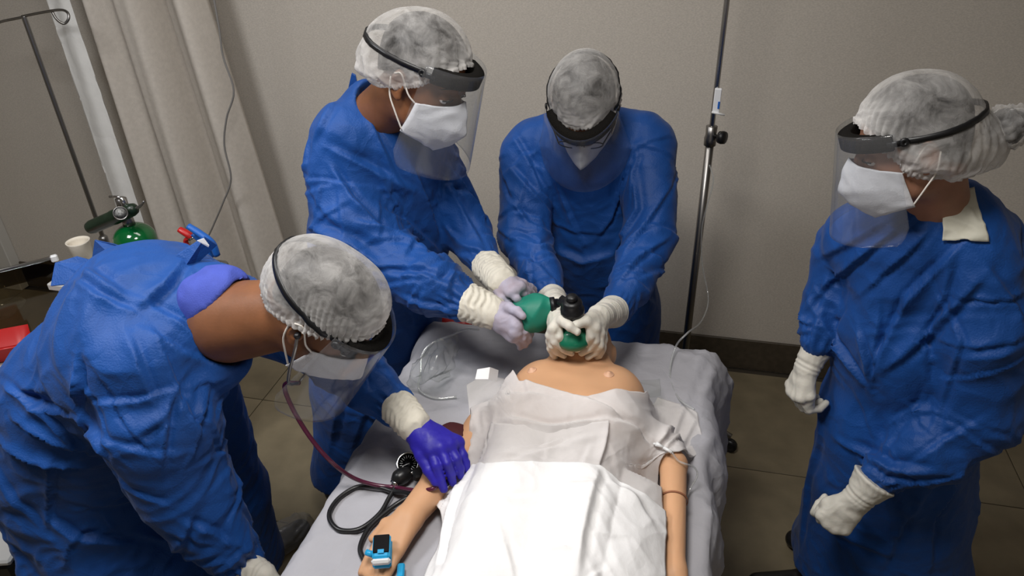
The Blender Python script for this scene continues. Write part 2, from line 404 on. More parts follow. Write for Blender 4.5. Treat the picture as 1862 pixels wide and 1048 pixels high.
def auto_bone(V, N, rs, a, b, r, n, axial=.3, wd=(.008, .018), amp=(.004, .010), ln=(.06, .2)):
    """folds around a sleeve or trunk whose axis runs a to b"""
    a, b = A(*a), A(*b); ax = unit(b - a); u = unit(np.cross(ax, [.3, .2, .9])); v = np.cross(ax, u); L = np.linalg.norm(b - a)
    for _ in range(n):
        t = rs.uniform(0, 1); ph = rs.uniform(0, 2 * math.pi); l = rs.uniform(*ln); ca = rs.uniform(-1, 1) * (1 - axial) if rs.rand() > axial else rs.choice([-1, 1]) * rs.uniform(.75, 1)
        pts = []
        for q in np.linspace(-.5, .5, 5):
            tq = np.clip(t + q * l * abs(ca) / L * np.sign(ca), -.1, 1.1); pq = ph + q * l * math.sqrt(max(0, 1 - ca * ca)) / max(r, .03) + .15 * q * rs.randn()
            pts.append(a + ax * L * tq + r * (math.cos(pq) * u + math.sin(pq) * v))
        crease(V, N, snap(V, pts), rs.uniform(*wd), rs.uniform(*amp), rs.choice([-1, 1]))
def crumple(V, N, amp, scale, seed):
    rs = np.random.RandomState(seed); X = V / scale
    W = sum(np.sin(X @ rs.randn(3, 3) * 1.1 + rs.rand(3) * 6) for _ in range(3)) * .5
    s = sum(np.sin((X + W) @ unit(rs.randn(3)) * rs.uniform(2, 4) + rs.rand() * 6) for _ in range(4)) / 2
    V += N * (amp * (.5 - np.abs(s)))[:, None]
def gather(V, N, c, ax, amp, fall, n):
    """elastic gathers round a cuff at c"""
    c = A(*c); ax = unit(ax); u = unit(np.cross(ax, [.3, .2, .9])); v = np.cross(ax, u); q = V - c; t = q @ ax; ph = np.arctan2(q @ v, q @ u)
    V += N * (amp * np.cos(n * ph + 2 * np.sin(3 * ph)) * np.exp(-(t / fall) ** 2) * (np.linalg.norm(q, axis=1) < fall * 2.5))[:, None]
def cast(V, Q):
    return BVHTree.FromPolygons([tuple(v) for v in V.tolist()], [tuple(q) for q in np.asarray(Q).tolist()])
def hits(bvh, pix, n=7, fallback=None):
    """points where the photograph's rays meet a surface"""
    out = []
    for i in range(len(pix) - 1):
        for t in np.linspace(0, 1, n, endpoint=(i == len(pix) - 2)):
            p = A(*pix[i]) * (1 - t) + A(*pix[i + 1]) * t; h = bvh.ray_cast(Vector(CAM), Vector(rayd(*p)))
            if h[0] is not None: out.append(np.array(h[0]))
    return np.array(out) if len(out) > 2 else None
# ================================================================== room
WY = 2.78
XL, XR, YF, ZT = -4.1, 2.4, -2.6, 2.75
struct(mk('wall_back', *box(((XL + XR) / 2, WY + .05, ZT / 2 - .05), (XR - XL, .1, ZT + .1)), 'wall', smooth=False))
struct(mk('wall_left', *box((XL - .05, (WY + YF) / 2, ZT / 2 - .05), (.1, WY - YF, ZT + .1)), 'wall', smooth=False))
struct(mk('wall_right', *box((XR + .05, (WY + YF) / 2, ZT / 2 - .05), (.1, WY - YF, ZT + .1)), 'wall', smooth=False))
struct(mk('wall_front', *box(((XL + XR) / 2, YF - .05, ZT / 2 - .05), (XR - XL, .1, ZT + .1)), 'wall', smooth=False))
struct(mk('ceiling', *box(((XL + XR) / 2, (WY + YF) / 2, ZT + .05), (XR - XL, WY - YF, .1)), 'ceil', smooth=False))
fl = struct(mk('floor', *box(((XL + XR) / 2, (WY + YF) / 2, -.06), (XR - XL, WY - YF, .1)), 'grout', smooth=False))
TS = .6; tile0 = None
for i in range(10):
    for j in range(6):
        cx = -3.78 + TS * i; cy = WY - .34 - TS * j
        if cx > 1.9: continue
        if tile0 is None: tile0 = mk('tile', *box((cx, cy, -.005), (TS - .004, TS - .004, .012), .0015), 'tile', fl, smooth=False); t0 = (cx, cy)
        else:
            t = tile0.copy(); sc.collection.objects.link(t); t.location = (cx - t0[0], cy - t0[1], 0)
BT = PY(1335, 617, WY - .012)[2]
struct(mk('baseboard_back', *box(((XL + XR) / 2, WY - .006, BT / 2), (XR - XL, .012, BT), .003), 'base', smooth=False))
struct(mk('trim_1', *box((PY(37, 476, WY)[0] - .28, WY - .03, ZT / 2), (.56, .06, ZT), .004), 'wall_white', smooth=False))
# wall covering seam
# ------------------------------------------------------------------ curtain and liner
def curtain_mesh(xt0, xt1, xb0, xb1, y, zt, zb, folds, dep, seed, nu=150, nv=26):
    rs = np.random.RandomState(seed); u = np.linspace(0, 1, nu); ph = np.cumsum(1 + .45 * np.sin(u * 7 + rs.rand() * 6)); ph = ph / ph[-1] * folds * 2 * math.pi
    V = []
    for z in np.linspace(zt, zb, nv):
        s = (zt - z) / (zt - zb); x = (xt0 + (xb0 - xt0) * s) * (1 - u) + (xt1 + (xb1 - xt1) * s) * u
        wv = np.sin(ph + .25 * s) + .25 * np.sin(2.3 * ph + 1 + s * 2)
        V.append(np.stack([x + .018 * np.cos(ph), y + dep * (.8 + .3 * s) * wv + .01 * np.sin(3 * s + u * 5), np.full(nu, z)], -1))
    V = np.vstack(V); Fq = gridf(nv, nu)
    return thicken(V, Fq, .002)
x0 = PY(146, 0, 2.62)[0]; x1 = PY(377, 0, 2.62)[0]; x2 = PY(514, 452, 2.62)[0]
k = (x2 - x1) / (1.56 - .47)
V, Q = curtain_mesh(x0, x1 - k * 1.1, x0 + .03, x2 + k * .45, 2.58, 2.66, .03, 3.0, .080, 4)
tag(mk('curtain', V, Q, 'curtain'), 'beige cloth curtain hanging in deep vertical folds by the back wall', 'curtain')
l0 = PY(69, 0, 2.47)[0]; l1 = PY(124, 0, 2.47)[0]
V, Q = curtain_mesh(l0, l1, l0 - .005, l1 + .005, 2.48, 2.66, .03, .35, .008, 2, 24, 60)
N = normals(V, Q); crumple(V, N, .004, .06, 3)
tag(mk('curtain_liner', V, Q, 'liner'), 'narrow white fabric panel hanging left of the beige curtain', 'curtain')
tag(mk('curtain_rail', *tube([(-2.95, 2.53, 2.69), (-1.55, 2.53, 2.69)], .014), 'steel'), 'steel rail the beige curtain and white panel hang from', 'rail')
pts = [PY(*p, 2.42) for p in ((388, -60), (393, 20), (405, 100), (425, 165), (412, 215), (408, 265), (420, 325), (405, 370), (388, 410), (376, 440), (374, 480))]
pts[0] = A(pts[0][0], 2.42, 2.2)
tag(mk('hanging_cord', *tube(spline([A(pts[0][0], 2.5, 2.74)] + pts, 6), .0036, 6), 'cordgrey'), 'thin grey cord hanging in front of the beige curtain', 'cord')

# ------------------------------------------------------------------ IV stands
def star_base(x, y, root, n=5, r=.22, rot=.9):
    for i in range(n):
        a = rot + i * 2 * math.pi / n
        q = [(x, y, .14), (x + .1 * math.cos(a), y + .1 * math.sin(a), .11), (x + r * math.cos(a), y + r * math.sin(a), .075)]
        mk('leg', *tube(spline(q, 4), .011, 8), 'steel', root)
        V, Fc = lathe([(.008, -.013), (.026, -.012), (.029, 0), (.026, .012), (.008, .013)], 14, (x + r * math.cos(a), y + r * math.sin(a), .0315), (math.sin(a), -math.cos(a), 0))
        mk('caster', V, Fc, 'black', root)
px_, py_ = .08, 2.3
st = thing('iv_stand', 'steel drip stand behind the head of the bed, white tag taped to its rod', 'drip stand', (px_, py_, 0))
zc = PY(1291, 245, py_)[2]
mk('lower_tube', *tube([(px_, py_, .12), (px_, py_, zc)], .0135, 14), 'steel', st)
mk('upper_rod', *tube([(px_, py_, zc - .03), (px_, py_, 2.0)], .0085, 12), 'chrome', st)
mk('clamp_collar', *lathe([(.012, -.035), (.019, -.034), (.020, -.01), (.017, 0), (.018, .028), (.011, .03)], 18, (px_, py_, zc)), 'steel', st)
mk('clamp_knob', *lathe([(.006, 0), (.007, .018), (.019, .02), (.021, .03), (.019, .04), (.004, .042)], 12, (px_ + .008, py_ - .01, zc), (.85, -.5, .05)), 'black', st)
h = []
for s in (-1, 1): h.append(tube(spline([(px_, py_, 1.99), (px_ + s * .07, py_, 2.0), (px_ + s * .12, py_, 2.0), (px_ + s * .13, py_, 2.03), (px_ + s * .105, py_, 2.045)], 5), .004, 8))
mk('hook_arm', *join(h), 'chrome', st)
star_base(px_, py_, st)
tagc = PY(1304, 183, py_ - .012)
o = mk('tape_tag', *box(tagc, (.021, .012, .075), .002), 'label', st)
mk('tag_print', *box(tagc + A(.006, -.0075, -.012), (.006, .003, .022), .0005), 'bluep', o)
c0 = PY(1294, 204, py_ - .02); c1 = PY(1318, 209, py_ - .02)
mk('plastic_clip', *tube([c0, c1], .0035, 8), 'white', st)
base = [PY(1290, 300, 2.28), PY(1297, 330, 2.27), PY(1284, 380, 2.27), PY(1276, 420, 2.27), PY(1277, 480, 2.26), PY(1288, 545, 2.2), PY(1275, 585, 2.05), PY(1248, 612, 1.78), PZ(1228, 632, .885), PZ(1218, 680, .86), PZ(1232, 722, .862), PZ(1262, 745, .90)]
base[7] = PZ(1250, 606, .93)
tag(mk('iv_line', *tube(spline(base, 7), .0026, 6), 'ivtube'), 'clear drip line running from the steel stand down onto the bed', 'tube')
# left stand, only hooks and rod in view
lx, ly = PY(45, 35, 2.35)[0], 2.35
st = thing('iv_stand', 'steel drip stand with looped hooks standing left of the white fabric panel', 'drip stand', (lx, ly, 0))
mk('lower_tube', *tube([(lx, ly, .12), (lx, ly, .60)], .0135, 14), 'steel', st)
mk('upper_rod', *tube([(lx, ly, .55), (lx, ly, PY(41, 31, ly)[2])], .0095, 12), 'steel', st)
mk('clamp_collar', *lathe([(.012, -.03), (.019, -.03), (.019, .02), (.011, .03)], 18, (lx, ly, .60)), 'steel', st)
zt = PY(40, 30, ly)[2]
hk = [PY(40, 30, ly), PY(75, 23, ly), PY(108, 18, ly - .01), PY(122, 22, ly - .02), PY(125, 33, ly - .03), PY(117, 43, ly - .04), PY(104, 36, ly - .05), PY(95, 22, ly - .05)]
hl = [2 * A(lx, ly, zt) - p for p in hk]; hl = [A(p[0], p[1], 2 * zt - p[2] if i > 2 else p[2]) for i, p in enumerate(hl)]
mk('hook_arm', *tube(spline(hk, 6), .0048, 8), 'steel', st)
mk('hook_arm', *tube(spline(hl, 6), .0048, 8), 'steel', st)
star_base(lx, ly, st)

# ------------------------------------------------------------------ oxygen cylinder, trolley, cup, clamps
cy = PY(246, 436, 1.75); cx_, cyy, cz = cy; r = RP(cy, 37)
ox = thing('oxygen_cylinder', 'small glossy green oxygen cylinder with chrome valve behind the bending worker', 'gas cylinder', (cx_, cyy, .1))
prof = [(r * .5, .16), (r * .96, .17), (r, .2)] + [(r, z) for z in np.linspace(.3, cz, 5)] + [(r * math.cos(a), cz + r * .85 * math.sin(a)) for a in np.linspace(.15, 1.28, 9)]
mk('bottle', *lathe(prof, 40, (cx_, cyy, 0)), 'green', ox)
zt = cz + r * .82
mk('neck', *lathe([(.019, 0), (.018, .02), (.014, .024), (.014, .06), (.017, .062), (.017, .09), (.010, .094)], 18, (cx_ - .004, cyy, zt)), 'steel', ox)
b0 = PY(160, 416, 1.72); b1 = PY(248, 378, 1.74)
reg = mk('regulator', *tube(np.array([b0 + (b1 - b0) * t for t in (0, .03, .1, .5, .55, .9, .97, 1)]), [.012, .019, .0225, .0225, .024, .021, .017, .008], 20), 'regulator', ox)
g = PY(219, 388, 1.70); fw = unit(CAM - g)
mk('gauge', *lathe([(.020, -.012), (.0215, .006), (.019, .008), (.018, .005), (.001, .005)], 24, g, fw), 'steel', reg)
mk('gauge_face', *lathe([(.017, .0055), (.001, .0058)], 24, g, fw), 'gauge', reg)
v = [PY(*p, 1.74) for p in ((228, 378), (224, 366), (219, 360), (214, 358), (199, 358))]
mk('valve_key', *join([tube(spline(v[:3], 4), [.010, .009, .007], 12), tube(v[2:], .0038, 10)]), 'chrome', ox)
mk('outlet_barb', *tube(spline([PY(*p, 1.74) for p in ((246, 380), (256, 374), (262, 366))], 4), [.006, .004, .003], 8), 'steel', ox)
mk('stand_ring', *lathe([(r + .004, .155), (r + .014, .155), (r + .014, .19), (r + .004, .19)], 28, (cx_, cyy, 0), capped=False), 'steel', ox)
for a in (.5, 2.6, 4.7):
    mk('leg', *tube([(cx_ + r * math.cos(a), cyy + r * math.sin(a), .17), (cx_ + (r + .09) * math.cos(a), cyy + (r + .09) * math.sin(a), .012)], .009, 8), 'steel', ox)
def trolley(name, label, c, s, rz, root_mat='paint', top='top'):
    t = thing(name, label, 'trolley', (c[0], c[1], 0)); zt = c[2]
    cr, sr = math.cos(rz), math.sin(rz)
    mk('worktop', *box((c[0], c[1], zt - .0125), (s[0], s[1], .025), .004, rz), root_mat, t, smooth=False)
    mk('shelf', *box((c[0], c[1], .30), (s[0] - .04, s[1] - .04, .02), .003, rz), root_mat, t, smooth=False)
    for a in (-1, 1):
        for b in (-1, 1):
            lx_, ly_ = a * (s[0] / 2 - .03), b * (s[1] / 2 - .03); X = c[0] + lx_ * cr - ly_ * sr; Yy = c[1] + lx_ * sr + ly_ * cr
            mk('leg', *tube([(X, Yy, .05), (X, Yy, zt - .025)], .012, 10), 'steel', t)
            mk('caster', *lathe([(.01, -.011), (.023, -.01), (.025, 0), (.023, .01), (.01, .011)], 14, (X, Yy, .0265), (1, 0, 0)), 'black', t)
    return t
tr1 = trolley('trolley', 'white enamel trolley behind the bending worker, carrying the foam cup', (-1.87, 1.75, .86), (.22, .24, 0), 0)
cc = PZ(150, 462, .90); cu = tag(mk('foam_cup', *lathe([(.024, -.045), (.026, -.045), (.036, .04), (.038, .045), (.034, .045), (.032, .035), (.022, -.03), (.001, -.03)], 28, (cc[0], cc[1], .905)), 'cup'), 'cream foam cup on the white trolley beside the green oxygen cylinder', 'cup')
# limb clamps, blue and red
def clamp(name, label, p, mt):
    t = thing(name, label, 'clamp', p[0])
    mk('jaw', *tube(spline(p, 5), [.011, .0125, .013, .013, .012], 12, flat=(1, .75)), mt, t); return t
yb = 1.70; bp_ = PY(378, 490, yb); bs = tr1
mk('basket_arm', *tube(spline([(-1.93, 1.75, .85), (-1.86, 1.72, bp_[2] - .05), (bp_[0], bp_[1], bp_[2] - .05)], 5), .010, 10), 'steel', bs)
mk('basket', *box((bp_[0], bp_[1], bp_[2] - .02), (.10, .09, .07), .008), 'steel', bs)
b = clamp('limb_clamp', 'long blue plastic limb clamp poking up behind the bending worker', [PY(342, 411, yb), PY(362, 424, yb), PY(385, 442, yb), PY(395, 465, yb)], 'bluep')
mk('lower_jaw', *tube(spline([PY(352, 424, yb + .02), PY(374, 446, yb + .02), PY(384, 468, yb + .02)], 5), .013, 12, flat=(1, .7)), 'bluep', b)
rd = clamp('limb_clamp', 'short red plastic limb clamp against the blue one', [PY(326, 417, yb + .03), PY(338, 424, yb + .03), PY(350, 432, yb + .03)], 'red')
mk('lower_jaw', *tube(spline([PY(350, 431, yb + .03), PY(338, 437, yb + .03), PY(345, 452, yb + .03), PY(372, 470, yb + .02)], 5), .0095, 12, flat=(1, .7)), 'red', rd)
mk('spring_pin', *tube([PY(344, 436, yb + .012), PY(354, 432, yb + .012)], .004, 8), 'chrome', rd)
# left trolley with acrylic bin, red tray
a = PZ(0, 492, .93); bb = PZ(98, 468, .93); e = unit(bb - a); n_ = unit(np.cross(e, [0, 0, 1])); n_ = n_ if n_ @ (CAM - a) > 0 else -n_
rz = math.atan2(e[1], e[0]); L = .62; cpan = bb - e * L / 2
tr2 = trolley('trolley', 'white trolley at the left edge carrying the acrylic bin and red tray', (*(cpan + n_ * .15)[:2], .66), (L + .04, .34, 0), rz)
Rz = np.array([e, np.cross([0, 0, 1], e), [0, 0, 1]]).T
bn = thing('acrylic_bin', 'smoked acrylic bin on the trolley at the left edge', 'bin', (*cpan[:2], .66))
mk('back_panel', *box(cpan + A(0, 0, -.135), (L, .005, .27), .001, rz), 'smoke', bn, smooth=False)
mk('rim_band', *box(cpan + A(0, 0, -.032), (L, .009, .055), .001, rz), 'smoke_dark', bn, smooth=False)
mk('side_panel', *box(bb + n_ * .1 + A(0, 0, -.2), (.005, .2, .14), .001, rz), 'smoke', bn, smooth=False)
mk('top_rail', *tube([bb - e * L, bb], .006, 8), 'steel', bn)
mk('corner_cap', *box(bb + A(0, 0, -.004), (.022, .016, .024), .004, rz), 'white', bn)
rc = PZ(20, 612, .70); rr = thing('tray', 'red plastic tray on the left trolley below the smoked bin', 'tray', (rc[0], rc[1], .66))
prof = []
V = []; 
e2 = unit(PZ(55, 588, .72) - PZ(0, 598, .72)); p1 = PZ(50, 590, .73); 
Vt = thicken(*(lambda u: u)((np.array([p1 + e2 * (-.5 * s) + A(e2[1], -e2[0], 0) * d + A(0, 0, zz) for s in np.linspace(0, 1, 12) for d, zz in ((0, 0), (.02, -.055), (.10, -.06), (.12, 0), (.135, .002))]), gridf(12, 5))), .004)
mk('tray_shell', *Vt, 'red', rr)
tag(mk('gauze_bag', *(lambda vq: vq)((lambda s: s.mesh())(Body(.006).ell(PZ(12, 556, .74), (.05, .03, .02)).ell(PZ(32, 548, .745), (.03, .02, .012)).ell(PZ(2, 570, .735), (.05, .03, .015)))), 'bag'), 'crumpled clear plastic bag lying in the smoked bin', 'bag')
# black case low at the left edge
cb = PZ(14, 1010, .30)
bc = thing('equipment_case', 'black equipment case standing low at the left edge', 'case', (cb[0] - .05, cb[1], 0))
mk('case_body', *box((cb[0] - .03, cb[1] + .02, .2), (.26, .3, .4), .015, .3), 'black', bc)
mk('lid_edge', *box((cb[0] - .03, cb[1] + .02, .41), (.27, .31, .02), .006, .3), 'paint', bc)

# ================================================================== bed
BX0, BX1, BY0, BY1, BZ = -.675, .130, -.25, 1.69, .85
bed = thing('hospital_bed', 'hospital bed trolley under the manikin, covered by the grey white sheet', 'bed', ((BX0 + BX1) / 2, .7, 0))
mk('mattress', *box(((BX0 + BX1) / 2, (BY0 + BY1) / 2, BZ - .056), (BX1 - BX0 - .012, BY1 - BY0 - .02, .1), .02), 'mattress', bed)
mk('bed_base', *box(((BX0 + BX1) / 2, (BY0 + BY1) / 2, BZ - .13), (BX1 - BX0 - .06, BY1 - BY0 - .04, .045), .008), 'steel', bed)
for sx in (BX0 + .1, BX1 - .1):
    for sy in (BY0 + .15, BY1 - .22):
        mk('leg', *tube([(sx, sy, .09), (sx, sy, BZ - .15)], .02, 12), 'steel', bed)
        mk('caster', *lathe([(.02, -.018), (.046, -.016), (.05, 0), (.046, .016), (.02, .018)], 18, (sx, sy, .0515), (1, 0, 0)), 'black', bed)
mk('side_rail', *tube([(BX1 + .03, .2, BZ - .2), (BX1 + .03, 1.0, BZ - .2)], .014, 10), 'bluep', bed)
# sheet
def sheet():
    hw = (BX1 - BX0) / 2; cx = (BX0 + BX1) / 2; rd = .035; nu, nv = 150, 170
    su = np.linspace(-hw - .50, hw + .50, nu); sv = np.linspace(BY0 - .02, BY1 + .34, nv)
    def bend(s, edge):  # arc length beyond a rounded edge -> (out, down)
        b = s - (edge - rd); out = np.where(b < 0, s, edge - rd + rd * np.sin(np.clip(b / rd, 0, 1.57))); dn = np.where(b < 0, 0, rd * (1 - np.cos(np.clip(b / rd, 0, 1.57))) + np.maximum(0, b - rd * 1.57))
        return out, dn
    U, Vv = np.meshgrid(su, sv, indexing='ij')
    ox_, dx = bend(np.abs(U), hw + .006); X = cx + np.sign(U) * ox_
    oy_, dy = bend(Vv - BY0, BY1 - BY0 + .006); Yc = BY0 + oy_
    dn = np.maximum(dx, dy) + .15 * np.minimum(dx, dy); Z = BZ + .002 - dn
    side = np.clip(dx / .1, 0, 1); hd = np.clip(dy / .1, 0, 1)
    X = X + np.sign(U) * side * (.012 + .022 * np.sin(Vv * 19 + 1.5 * np.sin(Vv * 5)) + .012 * np.sin(Vv * 41)) * (.5 + dn * 1.2)
    X = X + np.sign(U) * .03 * np.exp(-((Vv - 1.30) / .09) ** 2) * side * (U > 0) + .035 * np.exp(-((Vv - BY1) / .12) ** 2) * side * np.sign(U)
    Yc = Yc + hd * (.02 + .02 * np.sin(U * 23)) * (.5 + dn * 1.5)
    P = np.stack([X, Yc, Z], -1).reshape(-1, 3); Q = gridf(nu, nv)
    N = normals(P, Q); N *= np.sign(N[:, 2].mean())
    rs = np.random.RandomState(5)
    top = P[:, 2] > BZ - .01; Nn = N.copy()
    g = Nn * 1
    amp = np.where(top, 1, 1.2)[:, None]
    W = np.zeros_like(P); T = P.copy(); crumple(T, Nn, .006, .09, 8); crumple(T, Nn, .0035, .035, 9); d = (T - P)
    d[top] = np.maximum(d[top], -.001); P = P + d + N * .004
    for _ in range(36):
        c = A(rs.uniform(BX0, BX1), rs.uniform(.5, BY1), BZ + .004); th = rs.uniform(0, 3.14); l = rs.uniform(.05, .2)
        crease(P, N, c + np.outer(np.linspace(-.5, .5, 4), A(math.cos(th), math.sin(th), 0)) * l, rs.uniform(.006, .012), rs.uniform(.002, .006), rs.choice([-1, 1]))
    # tucks at the head corner and along the right edge
    for pp in (((1290, 622), (1262, 700), (1240, 765)), ((1316, 660), (1290, 700), (1262, 745)), ((1200, 615), (1230, 640), (1290, 660)), ((1310, 780), (1280, 820), (1272, 900)), ((1300, 850), (1290, 950), (1290, 1040)), ((560, 960), (640, 860), (700, 790)), ((700, 800), (760, 760), (850, 740))):
        crease(P, N, [PZ(*q, BZ) for q in pp], .014, .012, 1)
    return P, Q, N
V, Q, N = sheet(); V, Q = thicken(V, Q, .0015, N)
tag(mk('bed_sheet', V, Q, 'sheet'), 'wrinkled grey white disposable sheet spread over the bed and hanging off its sides', 'sheet')

# ================================================================== manikin
def ZP(px, py, z): return PZ(px, py, z)
mn = thing('manikin', 'tan training manikin lying on the bed with bare chest', 'manikin', (-.2, 1.0, BZ))
mb = Body(.005)
cxm = -.19
mb.cone((cxm - .068, 1.325, .922), (cxm + .075, 1.335, .922), .088, .088, .05)
mb.cone((cxm - .075, 1.23, .928), (cxm + .082, 1.23, .928), .086, .086, .05)
mb.cone((cxm - .075, .70, .90), (cxm - .06, 1.2, .915), .075, .085, .05).cone((cxm + .075, .70, .90), (cxm + .06, 1.2, .915), .075, .085, .05)
mb.cone((cxm, 1.33, .935), (cxm, 1.43, .955), .052, .048, .03)
mb.ell((cxm - .005, 1.47, .96), (.072, .085, .095), None, .02)     # head
mb.cone((cxm - .045, 1.40, .985), (cxm + .04, 1.40, .985), .030, .030, .02)   # jaw
mb.cone((cxm, 1.385, 1.01), (cxm, 1.41, 1.035), .022, .03, .02)
for s in (-1, 1):
    mb.ell((cxm - .005 + s * .073, 1.48, .95), (.01, .018, .028), None, .006)
mb.cone((cxm - .11, 1.24, .90), (cxm - .19, 1.21, .895), .055, .046, .03).cone((cxm + .12, 1.25, .90), (cxm + .20, 1.22, .895), .055, .046, .03)
# legs under the drape
for s in (-1, 1): mb.cone((cxm + s * .085, .72, .90), (cxm + s * .09, .2, .89), .078, .05, .03).cone((cxm + s * .09, .2, .89), (cxm + s * .09, -.1, .885), .045, .033, .02)
# viewer's left arm: elbow under the drape edge, forearm and hand toward the camera
eL, eLr = K(806, 868, .893, 31); wL, wLr = K(742, 944, .893, 25); hL, _ = K(714, 985, .885, 25)
mb.cone((cxm - .19, 1.21, .895), eL, .046, .040, .02).cone(eL, wL, eLr, wLr, .02)
fwd = unit(hL - wL)
side = unit(np.cross(fwd, [0, 0, 1]))
kn = hL + fwd * .012
for i, off in enumerate((-.024, -.008, .008, .023)):
    mb.cone(wL + side * off * .5, kn + side * off + A(0, 0, .003), .019, .0125, .012)
    f0 = kn + side * off; f1 = f0 + fwd * .034 + A(0, 0, -.004) + side * off * .1; f2 = f1 + fwd * .026 + A(0, 0, -.010); 
    mb.cone(f0, f1, .0105, .0095, .004).cone(f1, f2, .0095, .008, .003)
tb = wL + side * .022 + fwd * .018; mb.cone(wL + fwd * .01, tb + side * .012 + fwd * .01, .017, .013, .01).cone(tb + side * .012 + fwd * .01, tb + side * .022 + fwd * .045 + A(0, 0, -.006), .012, .009, .006)
# viewer's right arm
e2_, r2_ = K(1224, 845, .905, 24); w2_, wr2 = K(1226, 1040, .895, 20)
mb.cone((cxm + .20, 1.22, .895), e2_, .046, r2_, .015).cone(e2_, w2_, r2_ * 1.02, wr2, .012)
mb.cone(w2_, w2_ + A(.004, -.09, -.008), .024, .03, .01, flat=((0, 0, 1), .6))
for i, off in enumerate((-.024, -.008, .008, .022)):
    f0 = w2_ + A(off, -.10, -.008); mb.cone(f0, f0 + A(off * .1, -.04, -.003), .010, .009, .003).cone(f0 + A(off * .1, -.04, -.003), f0 + A(off * .15, -.068, -.01), .009, .0075, .003)
mb.cone(w2_ + A(-.02, -.02, 0), w2_ + A(-.045, -.07, -.005), .014, .009, .008)
MV, MQ = mb.mesh(); MN = normals(MV, MQ)
body = mk('body', MV, MQ, 'manikin', mn)
bvm_b = cast(MV, MQ)
def onto(bvh, px, py, lift=0):
    h = bvh.ray_cast(Vector(CAM), Vector(rayd(px, py)))
    return (np.array(h[0]) + np.array(h[1]) * lift, np.array(h[1])) if h[0] is not None else (None, None)
for p in ((967, 674), (1107, 681)):
    q, nn = onto(bvm_b, *p)
    if q is not None: mk('nipple', *lathe([(.013, -.002), (.011, .0015), (.006, .002), (.0045, .006), (.001, .007)], 16, q, nn), 'nipple', mn)
# forearm joint line on the viewer's right arm
jc = w2_ + (e2_ - w2_) * .63; ja = unit(e2_ - w2_)
mk('arm_joint', *lathe([(r2_ * .97, -.002), (r2_ * 1.025, -.001), (r2_ * 1.025, .001), (r2_ * .97, .002)], 30, jc, ja, capped=False), 'manikin_dark', mn)

# ------------------------------------------------------------------ drapes
HG = np.full((110, 200), BZ); _i = ((MV[:, 0] + .8) / .01).astype(int); _j = ((MV[:, 1] + .3) / .01).astype(int)
_ok = ((np.abs(MV[:, 0] - cxm) < .19) | (MV[:, 1] > 1.17)) & (_i >= 0) & (_i < 110) & (_j >= 0) & (_j < 200); np.maximum.at(HG, (_i[_ok], _j[_ok]), MV[_ok, 2])
def _roll(G, f): return f(f(np.roll(G, 1, 0), np.roll(G, -1, 0)), f(f(np.roll(G, 1, 1), np.roll(G, -1, 1)), G))
HG = _roll(HG, np.maximum); HM = HG.copy()
for _ in range(14): HG = (np.roll(HG, 1, 0) + np.roll(HG, -1, 0) + np.roll(HG, 1, 1) + np.roll(HG, -1, 1) + 2 * HG) / 6; HG = np.maximum(HG, HM - .004)
def body_h(X, Y):
    """height of the manikin's front, softened, for cloth lying over it"""
    fx = (np.asarray(X) + .8) / .01; fy = (np.asarray(Y) + .3) / .01; i = np.clip(fx.astype(int) if hasattr(fx, 'astype') else int(fx), 0, HG.shape[0] - 2); j = np.clip(fy.astype(int) if hasattr(fy, 'astype') else int(fy), 0, HG.shape[1] - 2)
    u = np.clip(fx - i, 0, 1); v = np.clip(fy - j, 0, 1)
    yy = np.clip((1.14 - np.asarray(Y)) / .06, 0, 1); bx = BZ + .115 * np.exp(-(np.abs(np.asarray(X) + .168) / .222) ** 5) * yy
    return np.maximum(bx, 0) * 0 + np.maximum(bx, HG[i, j] * (1 - u) * (1 - v) + HG[i + 1, j] * u * (1 - v) + HG[i, j + 1] * (1 - u) * v + HG[i + 1, j + 1] * u * v)
def solve(px, py, lift=0):
    z = .95
    for _ in range(14): P = PZ(px, py, z); z = .5 * z + .5 * (body_h(P[0], P[1]) + lift)
    return PZ(px, py, z)[:2]
